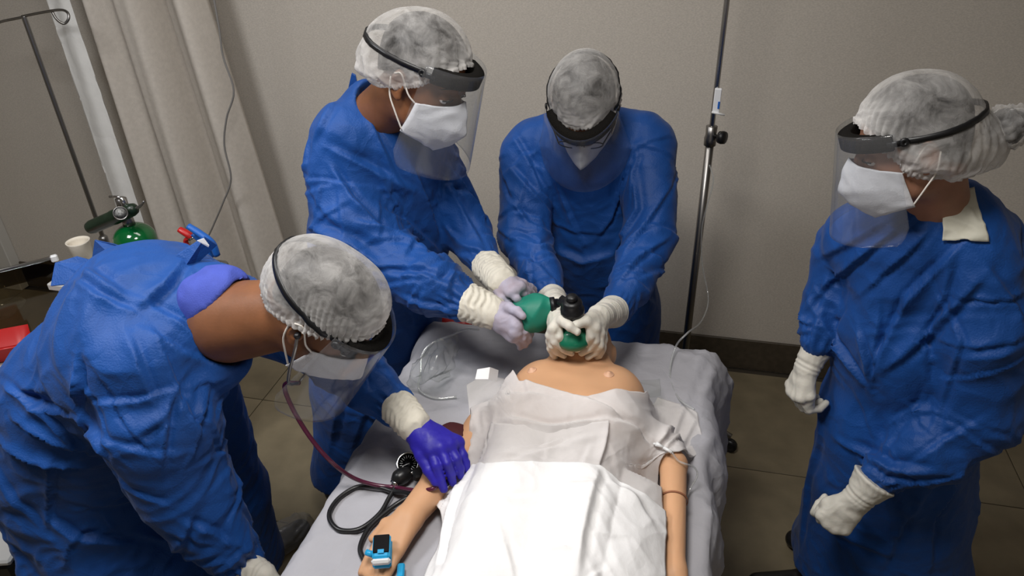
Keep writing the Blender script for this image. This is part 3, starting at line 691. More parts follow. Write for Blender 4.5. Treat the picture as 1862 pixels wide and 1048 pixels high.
def drape(left, right, nu, nv, lift, seed, manual, namp=.003, ncre=30, extra_rows=None):
    Lp = np.array([solve(*p, lift) for p in left]); Rp = np.array([solve(*p, lift) for p in right])
    if extra_rows is not None: Lp = np.vstack([Lp, extra_rows[0]]); Rp = np.vstack([Rp, extra_rows[1]])
    t = np.linspace(0, 1, nv)
    def res(Pp):
        d = np.r_[0, np.cumsum(np.linalg.norm(np.diff(Pp, axis=0), axis=1))]; d /= d[-1]
        k = np.linspace(0, 1, len(Pp)); return np.stack([np.interp(t * (len(Pp) - 1), np.arange(len(Pp)), Pp[:, a]) for a in (0, 1)], -1)
    Lr, Rr = res(Lp), res(Rp); u = np.linspace(0, 1, nu)
    XY = Lr[:, None, :] * (1 - u)[None, :, None] + Rr[:, None, :] * u[None, :, None]
    Z = body_h(XY[..., 0], XY[..., 1]) + lift
    P = np.concatenate([XY, Z[..., None]], -1).reshape(-1, 3); Q = gridf(nv, nu); N = normals(P, Q)
    if N[:, 2].mean() < 0: Q = Q[:, ::-1]; N = -N
    rs = np.random.RandomState(seed); P0 = P.copy(); crumple(P, N, namp, .12, seed); crumple(P, N, namp * .5, .04, seed + 1)
    for _ in range(ncre):
        c = P0[rs.randint(len(P0))]; th = rs.uniform(0, 3.14); l = rs.uniform(.06, .22)
        crease(P, N, c + np.outer(np.linspace(-.5, .5, 4), A(math.cos(th), math.sin(th), 0)) * l, rs.uniform(.006, .014), rs.uniform(.002, .006), rs.choice([-1, 1]))
    for pp, wd, am in manual:
        pts = [A(*solve(*q, lift), 0) for q in pp]; pts = [A(p[0], p[1], body_h(p[0], p[1]) + lift) for p in spline(pts, 4)]
        crease(P, N, pts, wd, am, 1)
    P[:, 2] = np.maximum(P[:, 2], BZ + .008)
    return thicken(P, Q, .0012, N)
left = [(905, 686), (862, 694), (846, 715), (858, 762), (850, 848), (846, 890)]
# row-wise outline: top edge dips to a V over the chest
def drape_poly(rows, nu, lift, seed, manual, **kw):
    """rows: list of pixel polylines from top to bottom, each resampled across"""
    R_ = []
    for row in rows:
        if row[0] == 'w': (xa, xb), yw = row[1], row[2]; R_.append([A(xa + (xb - xa) * q, yw) for q in np.linspace(0, 1, 17)]); continue
        row = np.array(row, float); d = np.r_[0, np.cumsum(np.linalg.norm(np.diff(row, axis=0), axis=1))]; d /= d[-1]
        u = np.linspace(0, 1, 17); pp = np.stack([np.interp(u, d, row[:, a]) for a in (0, 1)], -1)
        R_.append([solve(*p, lift) for p in pp])
    R_ = np.array(R_)
    nv = kw.get('nv', 90); t = np.linspace(0, len(R_) - 1, nv); i = np.minimum(t.astype(int), len(R_) - 2); f = (t - i)[:, None, None]
    # smooth interpolation between rows
    S = R_[i] * (1 - f) + R_[i + 1] * f
    u = np.linspace(0, 16, nu); j = np.minimum(u.astype(int), 15); g = (u - j)[None, :, None]
    XY = S[:, j] * (1 - g) + S[:, j + 1] * g
    Z = body_h(XY[..., 0], XY[..., 1]) + lift
    P = np.concatenate([XY, Z[..., None]], -1).reshape(-1, 3); Q = gridf(nv, nu); N = normals(P, Q)
    if N[:, 2].mean() < 0: Q = Q[:, ::-1]; N = -N
    rs = np.random.RandomState(seed); P0 = P.copy(); na = kw.get('namp', .003); crumple(P, N, na, .12, seed); crumple(P, N, na * .5, .04, seed + 1)
    for _ in range(kw.get('ncre', 24)):
        c = P0[rs.randint(len(P0))]; th = rs.uniform(0, 3.14); l = rs.uniform(.06, .2)
        crease(P, N, c + np.outer(np.linspace(-.5, .5, 4), A(math.cos(th), math.sin(th), 0)) * l, rs.uniform(.005, .012), rs.uniform(.0015, .0045), rs.choice([-1, 1]))
    for pp, wd, am in manual:
        pts = [A(*solve(*q, lift), 0) for q in pp]; pts = [A(p[0], p[1], body_h(p[0], p[1]) + lift) for p in spline(pts, 4)]
        crease(P, N, pts, wd, am, 1)
    P[:, 2] = np.maximum(P[:, 2], BZ + .010)
    return thicken(P, Q, .0012, N)
rows = [[(866, 690), (905, 686), (985, 700), (1062, 724), (1110, 708), (1160, 712), (1246, 738), (1268, 752)],
        [(848, 700), (930, 716), (1060, 745), (1180, 745), (1272, 776)],
        [(857, 760), (950, 775), (1080, 785), (1190, 790), (1284, 812)],
        [(851, 800), (960, 815), (1080, 822), (1180, 815), (1215, 815), (1262, 830)],
        [(850, 842), (960, 850), (1100, 852), (1180, 838), (1188, 838), (1198, 846)],
        [(840, 900), (960, 910), (1100, 915), (1205, 915)],
        [(815, 970), (960, 975), (1100, 975), (1207, 975)],
        [(790, 1080), (960, 1080), (1100, 1080), (1205, 1080)]]
V, Q = drape_poly(rows, 150, .010, 21, [
    (((905, 765), (985, 776), (1060, 770), (1110, 764)), .010, .016), (((1110, 764), (1150, 775), (1180, 812)), .008, .012),
    (((1062, 724), (1110, 745), (1150, 775)), .006, .010), (((1245, 742), (1215, 785), (1192, 815)), .008, .014), (((870, 745), (920, 722), (990, 722)), .010, .012),
    (((940, 830), (1020, 800), (1090, 780)), .010, .006), (((905, 740), (890, 800), (870, 850)), .006, .006), (((1268, 760), (1240, 800), (1200, 840)), .006, .008)], nv=130, namp=.004)
tag(mk('drape', V, Q, 'drape_thin'), 'thin white drape crossing the manikin below its bare chest', 'drape')
rows = [[(893, 768), (960, 772), (1050, 770), (1108, 766)],
        [(880, 812), (960, 815), (1050, 815), (1098, 815)],
        [(872, 835), (960, 838), (1050, 842), (1090, 845)],
        [(858, 850), (960, 850), (1060, 850), (1092, 848)]]
V, Q = drape_poly(rows, 70, .018, 33, [(((1108, 768), (1098, 815), (1090, 845)), .006, .014), (((893, 768), (878, 815), (860, 848)), .004, .006), (((930, 838), (1010, 815), (1085, 792)), .010, .006)], nv=40, namp=.002, ncre=8)
tag(mk('drape', V, Q, 'drape_thin'), 'folded flap of thin white cloth over the manikin, pinkish where skin shows through', 'drape')
rows = [[(850, 846), (960, 838), (1060, 842), (1092, 846)],
        [(818, 878), (900, 862), (1060, 868), (1150, 885)],
        [(786, 908), (900, 895), (1060, 900), (1180, 912), (1210, 930)],
        [(802, 930), (900, 930), (1060, 930), (1213, 945)],
        [(808, 965), (900, 965), (1060, 965), (1212, 975)],
        [(785, 1010), (900, 1010), (1060, 1010), (1211, 1012)],
        [(765, 1060), (900, 1060), (1060, 1060), (1210, 1060)],
        [(735, 1130), (900, 1130), (1060, 1130), (1210, 1130)],
        [(700, 1300), (900, 1300), (1060, 1300), (1210, 1300)], ('w', (-.40, .04), .15), ('w', (-.42, .04), -.19)]
V, Q = drape_poly(rows, 150, .024, 45, [(((1092, 848), (1075, 900), (1058, 980), (1050, 1047)), .012, .010), (((860, 850), (830, 900), (806, 990), (790, 1047)), .008, .012), (((800, 930), (825, 900), (850, 868)), .006, .010), (((990, 997), (1015, 996), (1042, 998)), .006, .007), (((1100, 870), (1150, 900), (1190, 960)), .012, .006)], nv=190, namp=.003, ncre=14)
tag(mk('drape', V, Q, 'drape'), 'bright white drape over the manikin from waist down, nearest the camera', 'drape')
# ================================================================== people
def frame(c, f, up):
    f = unit(f); x = unit(np.cross(f, up)); u = np.cross(x, f); return np.array([x, f, u]).T, A(*c)   # columns: right, forward, up
class Head:
    def __init__(s, c, f, up, sc_=1.0): s.M, s.c = frame(c, f, up); s.s = sc_
    def w(s, p): return s.c + s.s * (np.asarray(p, float) @ s.M.T)
    def l(s, P): return ((np.asarray(P, float) - s.c) @ s.M) / s.s
def head_mesh(hd, neck, nr=.056):
    """head and neck, local units are metres of an adult head"""
    b = Body(.0036)
    b.ell((0, -.015, .045), (.075, .095, .083), None, .02).ell((0, .030, -.015), (.062, .062, .085), None, .03)
    b.cone((-.03, .02, -.075), (0, .075, -.098), .026, .020, .03).cone((.03, .02, -.075), (0, .075, -.098), .026, .020, .03)
    b.cone((0, .088, .018), (0, .112, -.024), .008, .0135, .012).ell((.011, .099, -.03), (.009, .01, .008), None, .006).ell((-.011, .099, -.03), (.009, .01, .008), None, .006)
    b.cone((-.045, .072, .032), (-.014, .088, .028), .008, .009, .012).cone((.045, .072, .032), (.014, .088, .028), .008, .009, .012)
    for sx in (-1, 1):
        b.ell((sx * .031, .096, .008), (.017, .014, .010), None, .010, sub=True)
        b.ell((sx * .031, .0795, .0095), (.0135, .0135, .0135), None, .003)
        b.ell((sx * .031, .0905, .003), (.0115, .006, .0032), None, .002, sub=True)
        b.ell((sx * .079, -.008, -.002), (.009, .019, .032), None, .004); b.ell((sx * .086, -.004, .002), (.006, .010, .018), None, .003, sub=True); b.ell((sx * .079, .002, -.028), (.007, .009, .010), None, .004)
    b.cone((-.018, .088, -.062), (.018, .088, -.062), .007, .007, .006).cone((-.014, .087, -.072), (.014, .087, -.072), .008, .008, .006)
    n0 = (0, -.03, -.05); n1 = hd.l(neck); b.cone(n0, n1, .4 * nr + .035, nr * 1.12, .03)
    V, Q = b.mesh(); return hd.w(V), Q
def eyes(hd, root, sides=(-1, 1), brows=True):
    for sx in sides:
        c = A(sx * .031, .0795, .007); V, Fc = lathe([(.0127 * math.sin(t), .0127 * math.cos(t)) for t in np.linspace(.02, 3.1, 12)], 18, c, (0, 1, 0)); mk('eye', hd.w(V), Fc, 'eyew', root)
        V, Fc = lathe([(.0055 * math.sin(t) + 0, .0131 * math.cos(t * .42)) for t in np.linspace(.02, 1.5, 5)], 16, c, unit((0, .93, -.35))); mk('iris', hd.w(V), Fc, 'iris', root)
        if brows:
            q = spline([(sx * .012, .0985, .031), (sx * .026, .099, .038), (sx * .041, .089, .037), (sx * .052, .074, .028)], 5); V, Fc = tube(q, [.002, .0032, .0028, .001], 6, flat=(1.2, .6)); mk('eyebrow', hd.w(V), Fc, 'hair', root)
            q = spline([(sx * .018, .094, .009), (sx * .031, .0962, .0075), (sx * .046, .086, .006)], 5); V, Fc = tube(q, [.0008, .0014, .0016], 5); mk('eyelashes', hd.w(V), Fc, 'hair', root)
def cap_dir(nt, nph, tf, ts, tb, tilt=-.42):
    pole = unit((0, tilt, .9)); fx = unit(A(0, 1, 0) - pole * pole[1]); sx = np.cross(fx, pole); t = np.linspace(0, 1, nt); ph = np.arange(nph) / nph * 2 * math.pi
    T, Pn = np.meshgrid(t, ph, indexing='ij'); cf = np.cos(Pn)
    th = (ts + np.where(cf > 0, (tf - ts) * cf ** 2, (tb - ts) * cf ** 2)) * T
    D = np.cos(th)[..., None] * pole + np.sin(th)[..., None] * (np.cos(Pn)[..., None] * fx + np.sin(Pn)[..., None] * sx)
    return T, Pn, D
def ellR(D, r):
    q = D / A(*r); q[..., 2] = np.where(D[..., 2] < 0, D[..., 2] / .15, q[..., 2]); return 1 / np.sqrt((q ** 2).sum(-1))
def cap(hd, root, puff=((0, -.8, -.3), .035, 2), seed=1, dens=.45, dark=0.0, lift=.007, tf=96, ts=108, tb=108, ribs=44, extra=None, hair_a=.72, wr=.0026, lobes=()):
    rd = math.pi / 180; C0 = A(0, -.013, .045)
    T, Pn, D = cap_dir(34, 60, tf * rd * .97, ts * rd * .86, tb * rd * .93)
    R = ellR(D, (.080, .1015, .0885)); V = (C0 + D * R[..., None]).reshape(-1, 3)
    mk('hair', hd.w(V), gridf(34, 60, True), 'hair', root)
    nt, nph = 72, 240; T, Pn, D = cap_dir(nt, nph, tf * rd, ts * rd, tb * rd); rs = np.random.RandomState(seed)
    R = ellR(D, (.082, .104, .091)) + lift * np.sin(np.clip(T, 0, 1) * 2.2 + .6)
    pv = unit(puff[0]); ff = np.clip((D @ pv), 0, 1) ** puff[2] * puff[1]
    for lv, la, lp in lobes: ff = ff + la * np.clip(D @ unit(lv), 0, 1) ** lp
    edge = np.clip((1 - T) / .14, 0, 1) ** .6; R = R + ff * edge
    mod = .5 + .5 * np.sin(Pn * 3 + rs.rand() * 6)
    R += wr * np.sin(ribs * Pn + 2.2 * np.sin(2 * Pn + seed) + 3 * T + 1.5 * np.sin(9 * T + 4 * Pn)) * np.clip(T * 2.2 - 1.0, 0, 1) ** 1.3 * mod * (1 + ff * 14)
    R = np.where(T > .955, R + .002 * np.sin(57 * Pn + 3 * np.sin(5 * Pn)) + .003, R)
    P = C0 + D * R[..., None]; P = P.reshape(-1, 3); Q = gridf(nt, nph, True); N = normals(P, Q)
    if ((P - C0) * N).sum() < 0: Q = Q[:, ::-1]; N = -N
    w_ = (np.clip(T.reshape(-1) * 1.6 - .6, 0.12, 1) * (1 + ff.reshape(-1) * 10))[:, None]; P2 = P.copy(); crumple(P2, N, .0035, .045, seed + 5); crumple(P2, N, .0015, .015, seed + 6); P = P + (P2 - P) * w_ + N * .0015
    P = hd.w(P); co = mk('bouffant_cap', P, Q, 'cap', root); la = co.data.attributes.new('layers', 'FLOAT', 'POINT'); tt = T.reshape(-1) + .05 * np.sin(5 * Pn.reshape(-1) + seed)
    la.data.foreach_set('value', (dens * np.clip((tt - .50) / .42, 0, 1) ** 1.5 + dark).astype(np.float32)); hd.bv = cast(P, Q)
def visor(hd, root, zf=.050, zb=.035, drop=.205, rx=.094, ry=.133, flare=.055, half=66, top=.022, strap_h=.0065, foam_a=62, lean=0.0):
    C = A(0, -.012, 0); rd = math.pi / 180
    def ringp(a, off, snapit=False):
        p = A((rx + off) * math.sin(a), C[1] + (ry + off) * math.cos(a), (zf + zb) / 2 + (zf - zb) / 2 * math.cos(a))
        if snapit and hasattr(hd, 'bv'):
            c = A(0, C[1], p[2]); d = p - c; o = hd.w(c + d / np.linalg.norm(d) * .25); t = hd.w(c) - o; h = hd.bv.ray_cast(Vector(o), Vector(unit(t)), float(np.linalg.norm(t)))
            if h[0] is not None: q = hd.l(np.array(h[0])); p = q + (d / np.linalg.norm(d)) * (.0015 + off)
        return p
    def band(a0, a1, n, hh, t0, t1, snapit=False):
        V = []
        for a in np.linspace(a0, a1, n):
            for z, t in ((-hh, t0), (-hh * .8, t1), (hh * .8, t1), (hh, t0), (hh * .8, t0 - .002), (-hh * .8, t0 - .002)): V.append(ringp(a, t, snapit) + A(0, 0, z))
        Fc = [tuple(x) for x in gridf(n, 6, True).tolist()] + [tuple(range(6))[::-1], tuple((n - 1) * 6 + k for k in range(6))]
        return hd.w(np.array(V)), Fc
    hb = mk('headband', *band(-foam_a * rd, foam_a * rd, 40, .016, -.020, .004), 'foam', root)
    st = mk('strap', *band((foam_a + 6) * rd, (354 - foam_a) * rd, 60, strap_h, -.004, .0015, True), 'black', root)
    for s in (-1, 1):
        c = ringp(s * (foam_a + 9) * rd, .001); V, Fc = lathe([(.0085, -.002), (.009, .001), (.006, .003), (.003, .0035), (.0028, .002), (.0005, .002)], 18, c, unit((s, .15, 0))); mk('buckle', hd.w(V), Fc, 'black', st)
        V, Fc = tube([ringp(s * (foam_a - 4) * rd, .004), ringp(s * (foam_a + 9) * rd, .002)], .005, 6, flat=(.3, 1.3), up=(0, 0, 1)); mk('strap_tab', hd.w(V), Fc, 'black', st)
    nu, nv = 44, 26; V = []
    for v in np.linspace(0, 1, nv):
        for u in np.linspace(-1, 1, nu):
            a = u * half * rd; z = top - v * drop; corner = (1 - (1 - min(1, (1 - abs(u)) / .14)) ** 2) if abs(u) > .86 else 1
            p = ringp(a, .0055 + flare * v * (.4 + .6 * math.cos(a))); z = z * 1 + (0 if v < .5 else (1 - corner) * .035 * (v - .5) * 2)
            V.append(p + A(0, lean * v, z))
    V, Q = thicken(hd.w(np.array(V)), gridf(nv, nu), .0005); mk('face_shield', V, Q, 'visor', root)
def mask(hd, root, loops=True, beak=.149, top=.014, chin=-.132):
    nu, nv = 33, 22; V = []
    for v in np.linspace(0, 1, nv):
        for u in np.linspace(-1, 1, nu):
            au = abs(u)
            # centre ridge profile and cheek profile
            cy_ = np.interp(v, [0, .18, .45, .75, 1], [.114, .130, beak, beak - .020, .090]); czz = np.interp(v, [0, .18, .45, .75, 1], [top, top - .020, -.050, -.090, chin])
            sx_ = .070; sy_ = np.interp(v, [0, .5, 1], [.041, .037, .030]); szz = np.interp(v, [0, .5, 1], [-.022, -.058, -.100])
            f = au ** 1.02; x = u * sx_ * (1 - .12 * (1 - au)) ; y = cy_ * (1 - f) + sy_ * f + .020 * math.sin(math.pi * au) * (1 - .3 * v); z = czz * (1 - f) + szz * f
            V.append((x, y, z))
    V = hd.w(np.array(V)); Q = gridf(nv, nu); N = normals(V, Q)
    if ((V - hd.c) * N).sum() < 0: Q = Q[:, ::-1]; N = -N
    crumple(V, N, .0022, .03, 4); m = mk('respirator_mask', *thicken(V, Q, .0018, N), 'mask', root)
    L_ = lambda s: [[(s * .068, .040, -.024), (s * .078, .022, -.010), (s * .084, -.004, .022), (s * .086, -.020, .016)], [(s * .067, .033, -.097), (s * .079, .008, -.062), (s * .085, -.014, -.032), (s * .085, -.026, .004)]]
    if loops:
        for s in (-1, 1):
            for q in L_(s): V, Fc = tube(spline(q, 6), .0019, 6); mk('ear_loop', hd.w(V), Fc, 'loop', m)
    return m
def gown(root, bones, h=.0058, seed=1, manual=(), cuts=(), zc=None, name='gown', material='gown', folds=(), gathers=(), amp=.0045, skirt=None, xcr=()):
    b = Body(h)
    for g in bones: b.cone(g[0][0], g[1][0], g[0][1], g[1][1], g[2], g[3] if len(g) > 3 else None)
    for c in cuts: b.cone(*c[:4], .006, None, True)
    if zc is not None: b.clipz(zc)
    V, Q = b.mesh(); N = normals(V, Q); rs = np.random.RandomState(seed)
    if (N * (V - V.mean(0))).sum() < 0: pass
    bv = cast(V, Q); V0 = V.copy(); N0 = N.copy()
    crumple(V, N0, amp, .16, seed); crumple(V, N0, amp * .45, .065, seed + 1)
    for a, c, r, n, kw in folds: auto_bone(V, N0, rs, a, c, r, n, **kw)
    for c, ax, am, fl_, n in gathers: gather(V, N0, c, ax, am, fl_, n)
    for item in manual:
        pix, wd, am = item[:3]; sd = item[3] if len(item) > 3 else 1
        hp = hits(bv, pix)
        if hp is not None: crease(V, N0, hp, wd, am * 1.15, sd)
    o = mk(name, V, Q, material, root); return o, V, Q
def body(root, hd, neck, bones, skin, extra=(), nr=.056):
    parts = [head_mesh(hd, neck, nr)]
    b = Body(.014)
    for g in list(bones) + list(extra): 
        k = .60 if g[0][1] > .07 else .62; b.cone(g[0][0], g[1][0], max(.028, g[0][1] * k), max(.026, g[1][1] * k), .03)
    b.clipz(.03); parts.append(b.mesh()); V, Q = joinq(parts); return mk('body', V, Q, skin, root)
def shoes(root, pts, mt='shoe'):
    for p, d, covered in pts:
        d = unit(A(d[0], d[1], 0)); b = Body(.007); p = A(p[0], p[1], 0)
        b.cone(p + d * -.05 + A(0, 0, .05), p + d * .17 + A(0, 0, .035), .045, .036, .02, ((0, 0, 1), .8)).cone(p + A(0, 0, .06), p + A(0, 0, .13), .042, .045, .03).clipz(.004)
        s = mk('shoe', *b.mesh(), 'shoe', root)
        if covered:
            b = Body(.007); b.cone(p + d * -.05 + A(0, 0, .055), p + d * .17 + A(0, 0, .04), .06, .052, .02).cone(p + A(0, 0, .06), p + A(0, 0, .15), .058, .062, .03).clipz(.002)
            V, Q = b.mesh(); N = normals(V, Q); crumple(V, N, .007, .03, 3); V[:, 2] = np.maximum(V[:, 2], .002); mk('shoe_cover', V, Q, 'shoecover', root)
def hand(root, name, material, wrist, wr, mc, fingers, thumb, fr=.0098, cuff=None, seed=1, pt=.013, cuffmat=None, cuffr=None, crum=.0009, h=.0027, backdir=None):
    """gloved hand: palm from the wrist to four knuckles, four fingers and a thumb, each a chain of joints"""
    b = Body(h); wrist = A(*wrist); mc = [A(*p) for p in mc]
    for i, m in enumerate(mc):
        t = (i - 1.5) / 1.5; wo = wrist + (m - np.mean(mc, axis=0)) * .42
        b.cone(wo, m, wr * .62, pt, .011)
    for i in range(3): b.cone(mc[i], mc[i + 1], pt * .9, pt * .9, .008); b.cone(wrist * .5 + mc[i] * .5, wrist * .5 + mc[i + 1] * .5, pt * 1.15, pt * 1.15, .01)
    for i, f in enumerate(fingers):
        q = [mc[i]] + [A(*p) for p in f]; r0 = fr * (.92 if i == 3 else 1); rr_ = [r0 * 1.12, r0 * 1.03, r0 * .95, r0 * .80]
        for j in range(len(q) - 1): b.cone(q[j], q[j + 1], rr_[j], rr_[j + 1], .0028)
    q = [A(*p) for p in thumb]; rr_ = [fr * 1.75, fr * 1.35, fr * 1.18, fr * .95]
    for j in range(len(q) - 1): b.cone(q[j], q[j + 1], rr_[j], rr_[j + 1], .008 if j == 0 else .0035)
    cen = []
    if cuff is not None and cuffmat is None:
        c1 = A(*cuff[0]); b.cone(wrist, c1, wr * 1.0, cuff[1], .012).plane(c1 + unit(c1 - wrist) * .006, c1 - wrist)
    V, Q = b.mesh(); N = normals(V, Q); crumple(V, N, crum, .022, seed)
    if cuff is not None and cuffmat is None:
        ax = unit(A(*cuff[0]) - wrist); t = (V - wrist) @ ax; V += N * (.0011 * np.sin(t * 330 + 3 * np.sin(t * 90) + 2 * np.sin((V @ unit((.5, .7, .2))) * 60)) * np.clip((t + .02) / .03, 0, 1))[:, None]
    g = mk(name, V, Q, material, root)
    if cuffmat:
        c1 = A(*cuff[0]); c0 = A(*cuff[2]) if len(cuff) > 2 else wrist
        b = Body(.0032); ax = unit(c1 - c0); b.cone(c0, c1, cuffr, cuff[1], .01).plane(c1 + ax * .004, ax); V, Q = b.mesh(); N = normals(V, Q); t = (V - c0) @ ax
        rs = np.random.RandomState(seed); u = unit(np.cross(ax, (.2, .3, .9))); v = np.cross(ax, u); ph = np.arctan2((V - c0) @ v, (V - c0) @ u)
        V += N * (.0016 * np.sin(t * 380 + 3.2 * np.sin(2 * ph + seed) + 1.6 * np.sin(5 * ph)) * np.clip((t + .01) / .02, 0, 1))[:, None]; crumple(V, N, .002, .02, seed + 2)
        mk('glove_cuff', V, Q, cuffmat, root)
    return g
def fist(wrist, d, back, thumbside, curl=(70, 75, 40), L=.088, spread=.0195, open_=0.0, sizes=(.045, .028, .022)):
    """joints of a curled hand from its axis d, back-of-hand normal and thumb side"""
    d = unit(d); th = unit(A(*thumbside) - d * (A(*thumbside) @ d)); bk = unit(np.cross(th, d)); bk = bk if bk @ A(*back) > 0 else -bk
    mc, fs = [], []
    for i, o in enumerate((1.5, .5, -.5, -1.5)):
        m = wrist + d * (L - abs(o) * .005 - (.006 if i == 3 else 0)) + th * o * spread + bk * (.004 - abs(o) * .002); mc.append(m); f = []; p = m; ang = 0
        for j in range(3):
            ang += math.radians(curl[j] + i * 4 * open_); p = p + (d * math.cos(ang) - bk * math.sin(ang)) * sizes[j] * (.85 if i == 3 else 1) ; f.append(p)
        fs.append(f)
    t0 = wrist + d * .022 + th * .018 - bk * .006; t1 = wrist + d * .052 + th * .036 - bk * .014; t2 = wrist + d * .080 + th * .028 - bk * .030; t3 = wrist + d * .100 + th * .012 - bk * .036
    return mc, fs, [t0, t1, t2, t3]
GB = dict(axial=.4, wd=(.005, .010), amp=(.004, .009), ln=(.10, .28))
# ---------------------------------------------------------------- right: nurse with the bun, standing
root = thing('person', 'person standing at right in blue gown, bun under hair cap, tape patch on shoulder', 'person', (.68, 1.62, 0))
hd = Head(PY(1657, 264, 1.48) , (-.92, -.10, -.36), (-.30, .05, .95), .975)
neck = PY(1705, 390, 1.54)
B4 = [(J(1560, 430, 1.62, 62), J(1760, 430, 1.52, 62), .06), (J(1650, 440, 1.58, 92), J(1655, 600, 1.60, 118), .06), (J(1655, 600, 1.60, 118), J(1625, 760, 1.62, 118), .06),
      (J(1625, 760, 1.62, 120), J(1592, 1048, 1.66, 150), .06), (J(1592, 1048, 1.66, 150), (PY(1592, 1048, 1.66) + A(.02, 0, -.2), .235), .04), (J(1708, 409, 1.535, 66), J(1690, 470, 1.57, 90), .04), (J(1602, 424, 1.56, 42), J(1690, 390, 1.54, 48), .04), (J(1735, 385, 1.56, 52), J(1785, 430, 1.57, 62), .04), (J(1690, 386, 1.55, 46), J(1738, 382, 1.56, 46), .04),
      (J(1770, 500, 1.61, 66), J(1800, 630, 1.63, 60), .05), (J(1800, 630, 1.63, 60), J(1795, 700, 1.66, 50), .05), (J(1700, 700, 1.68, 70), J(1690, 900, 1.70, 75), .05)]
sh4, el4, wr4 = J(1768, 455, 1.50, 72), J(1775, 745, 1.46, 74), J(1600, 866, 1.40, 31)
S4 = [(sh4, J(1790, 600, 1.47, 82), .022), (J(1790, 600, 1.47, 82), el4, .03), (el4, J(1690, 815, 1.42, 60), .03), (J(1690, 815, 1.42, 60), wr4, .03)]
shf, elf, wrf = J(1535, 445, 1.68, 52), J(1508, 545, 1.66, 46), J(1488, 620, 1.60, 32)
S4b = [(shf, elf, .025), (elf, wrf, .02)]
man4 = [(((1700, 370), (1600, 440), (1500, 520), (1470, 560)), .008, .011), (((1755, 440), (1650, 540), (1600, 640), (1585, 700)), .008, .015, -1), (((1790, 500), (1700, 600), (1600, 680)), .010, .014),
        (((1480, 560), (1530, 640), (1580, 705)), .010, .016), (((1560, 600), (1580, 660), (1582, 705)), .007, .015), (((1600, 560), (1592, 640), (1588, 700)), .007, .012), (((1620, 400), (1550, 440), (1490, 470)), .010, .010),
        (((1690, 420), (1640, 470), (1560, 540)), .008, .010), (((1740, 450), (1720, 540), (1640, 660)), .008, .010), (((1550, 810), (1620, 850), (1700, 858)), .012, .018), (((1560, 830), (1610, 875), (1690, 875)), .008, .012),
        (((1650, 850), (1720, 800), (1790, 760)), .008, .008), (((1690, 500), (1750, 620), (1700, 780)), .006, .007), (((1790, 480), (1850, 560), (1862, 600)), .010, .010), (((1680, 900), (1640, 960), (1600, 1040)), .012, .010), (((1500, 760), (1470, 880), (1450, 1040)), .014, .008), (((1760, 840), (1700, 940), (1690, 1040)), .012, .014)]
gb = B4 + S4 + S4b
g4, V4, Q4 = gown(root, gb, seed=11, manual=man4, zc=.16, folds=[(sh4[0], el4[0], .10, 16, GB), (el4[0], wr4[0], .07, 16, GB), (shf[0], wrf[0], .06, 12, GB), (B4[2][0][0], B4[3][1][0], .17, 24, dict(axial=.8, wd=(.008, .018), amp=(.003, .008), ln=(.12, .35)))],
    gathers=[(wr4[0], wr4[0] - el4[0], .004, .03, 17), (wrf[0], wrf[0] - elf[0], .003, .03, 15)])
body(root, hd, neck, B4[:5] + S4 + S4b, 'skin_tan')
eyes(hd, root); mask(hd, root); cap(hd, root, puff=((0, -.7, -.7), .026, 4), seed=3, lobes=(((0.05, -.80, -.60), .040, 16), ((-.8, -.25, -.6), .024, 4)), tb=130, ts=142)
# bun
bc_ = hd.w((.0, -.168, -.022)); V, Fc = lathe([(.034 * math.sin(t), .03 * math.cos(t)) for t in np.linspace(.05, 3.09, 14)], 28, bc_, hd.M @ A(0, -1, -.1)); N = normals(V, np.array([f for f in Fc if len(f) == 4])); crumple(V, N, .004, .015, 2); mk('hair_bun', V, Fc, 'hair', root)
V, Fc = lathe([(.040 * math.sin(t), .036 * math.cos(t)) for t in np.linspace(.05, 3.09, 24)], 60, bc_, hd.M @ A(0, -1, -.1)); N = normals(V, np.array([f for f in Fc if len(f) == 4])); crumple(V, N, .006, .012, 5); mk('cap_bun_cover', V, Fc, 'cap', root)
visor(hd, root, zf=.048, zb=.036, drop=.215)
bv4 = cast(V4, Q4)
def patch(bv, quad, nu, nv, lift, name, mt, root, amp=.002, seed=1):
    a, b, c, d = [A(*q) for q in quad]; P = []; N_ = []
    for v in np.linspace(0, 1, nv):
        for u in np.linspace(0, 1, nu):
            p = (a * (1 - u) + b * u) * (1 - v) + (d * (1 - u) + c * u) * v; q, n = onto(bv, p[0], p[1], lift)
            if q is None: q = P[-1] if P else PY(p[0], p[1], 1.5)
            P.append(q)
    P = np.array(P); Q = gridf(nv, nu); N = normals(P, Q)
    if ((CAM - P) * N).sum() < 0: Q = Q[:, ::-1]; N = -N
    G = P.reshape(nv, nu, 3)
    for _ in range(3): G[1:-1, 1:-1] = (G[:-2, 1:-1] + G[2:, 1:-1] + G[1:-1, :-2] + G[1:-1, 2:]) / 4
    P = G.reshape(-1, 3) + N * .003; crumple(P, N, amp, .03, seed)
    return mk(name, *thicken(P, Q, .001, N), mt, root)
patch(bv4, ((1716, 358), (1766, 346), (1796, 440), (1712, 436)), 24, 24, .006, 'tape_patch', 'tape', root, .004, 3)
wn = PY(1562, 905, 1.375); d = PY(1478, 985, 1.34) - wn
mc, fs, th = fist(wn + unit(d) * .012, d, (-.35, -.8, .5), (-.85, .2, .5), (62, 72, 40))
hand(root, 'glove', 'glove', wn, .032, mc, fs, th, fr=.0108, cuff=(PY(1588, 876, 1.39), RP(wr4[0], 39)), seed=2, pt=.0155)
wn = PY(1468, 668, 1.58); d = PY(1436, 738, 1.55) - wn
mc, fs, th = fist(wn + unit(d) * .008, d, (-.6, -.3, .55), (.3, -.95, .0), (50, 60, 40), L=.072)
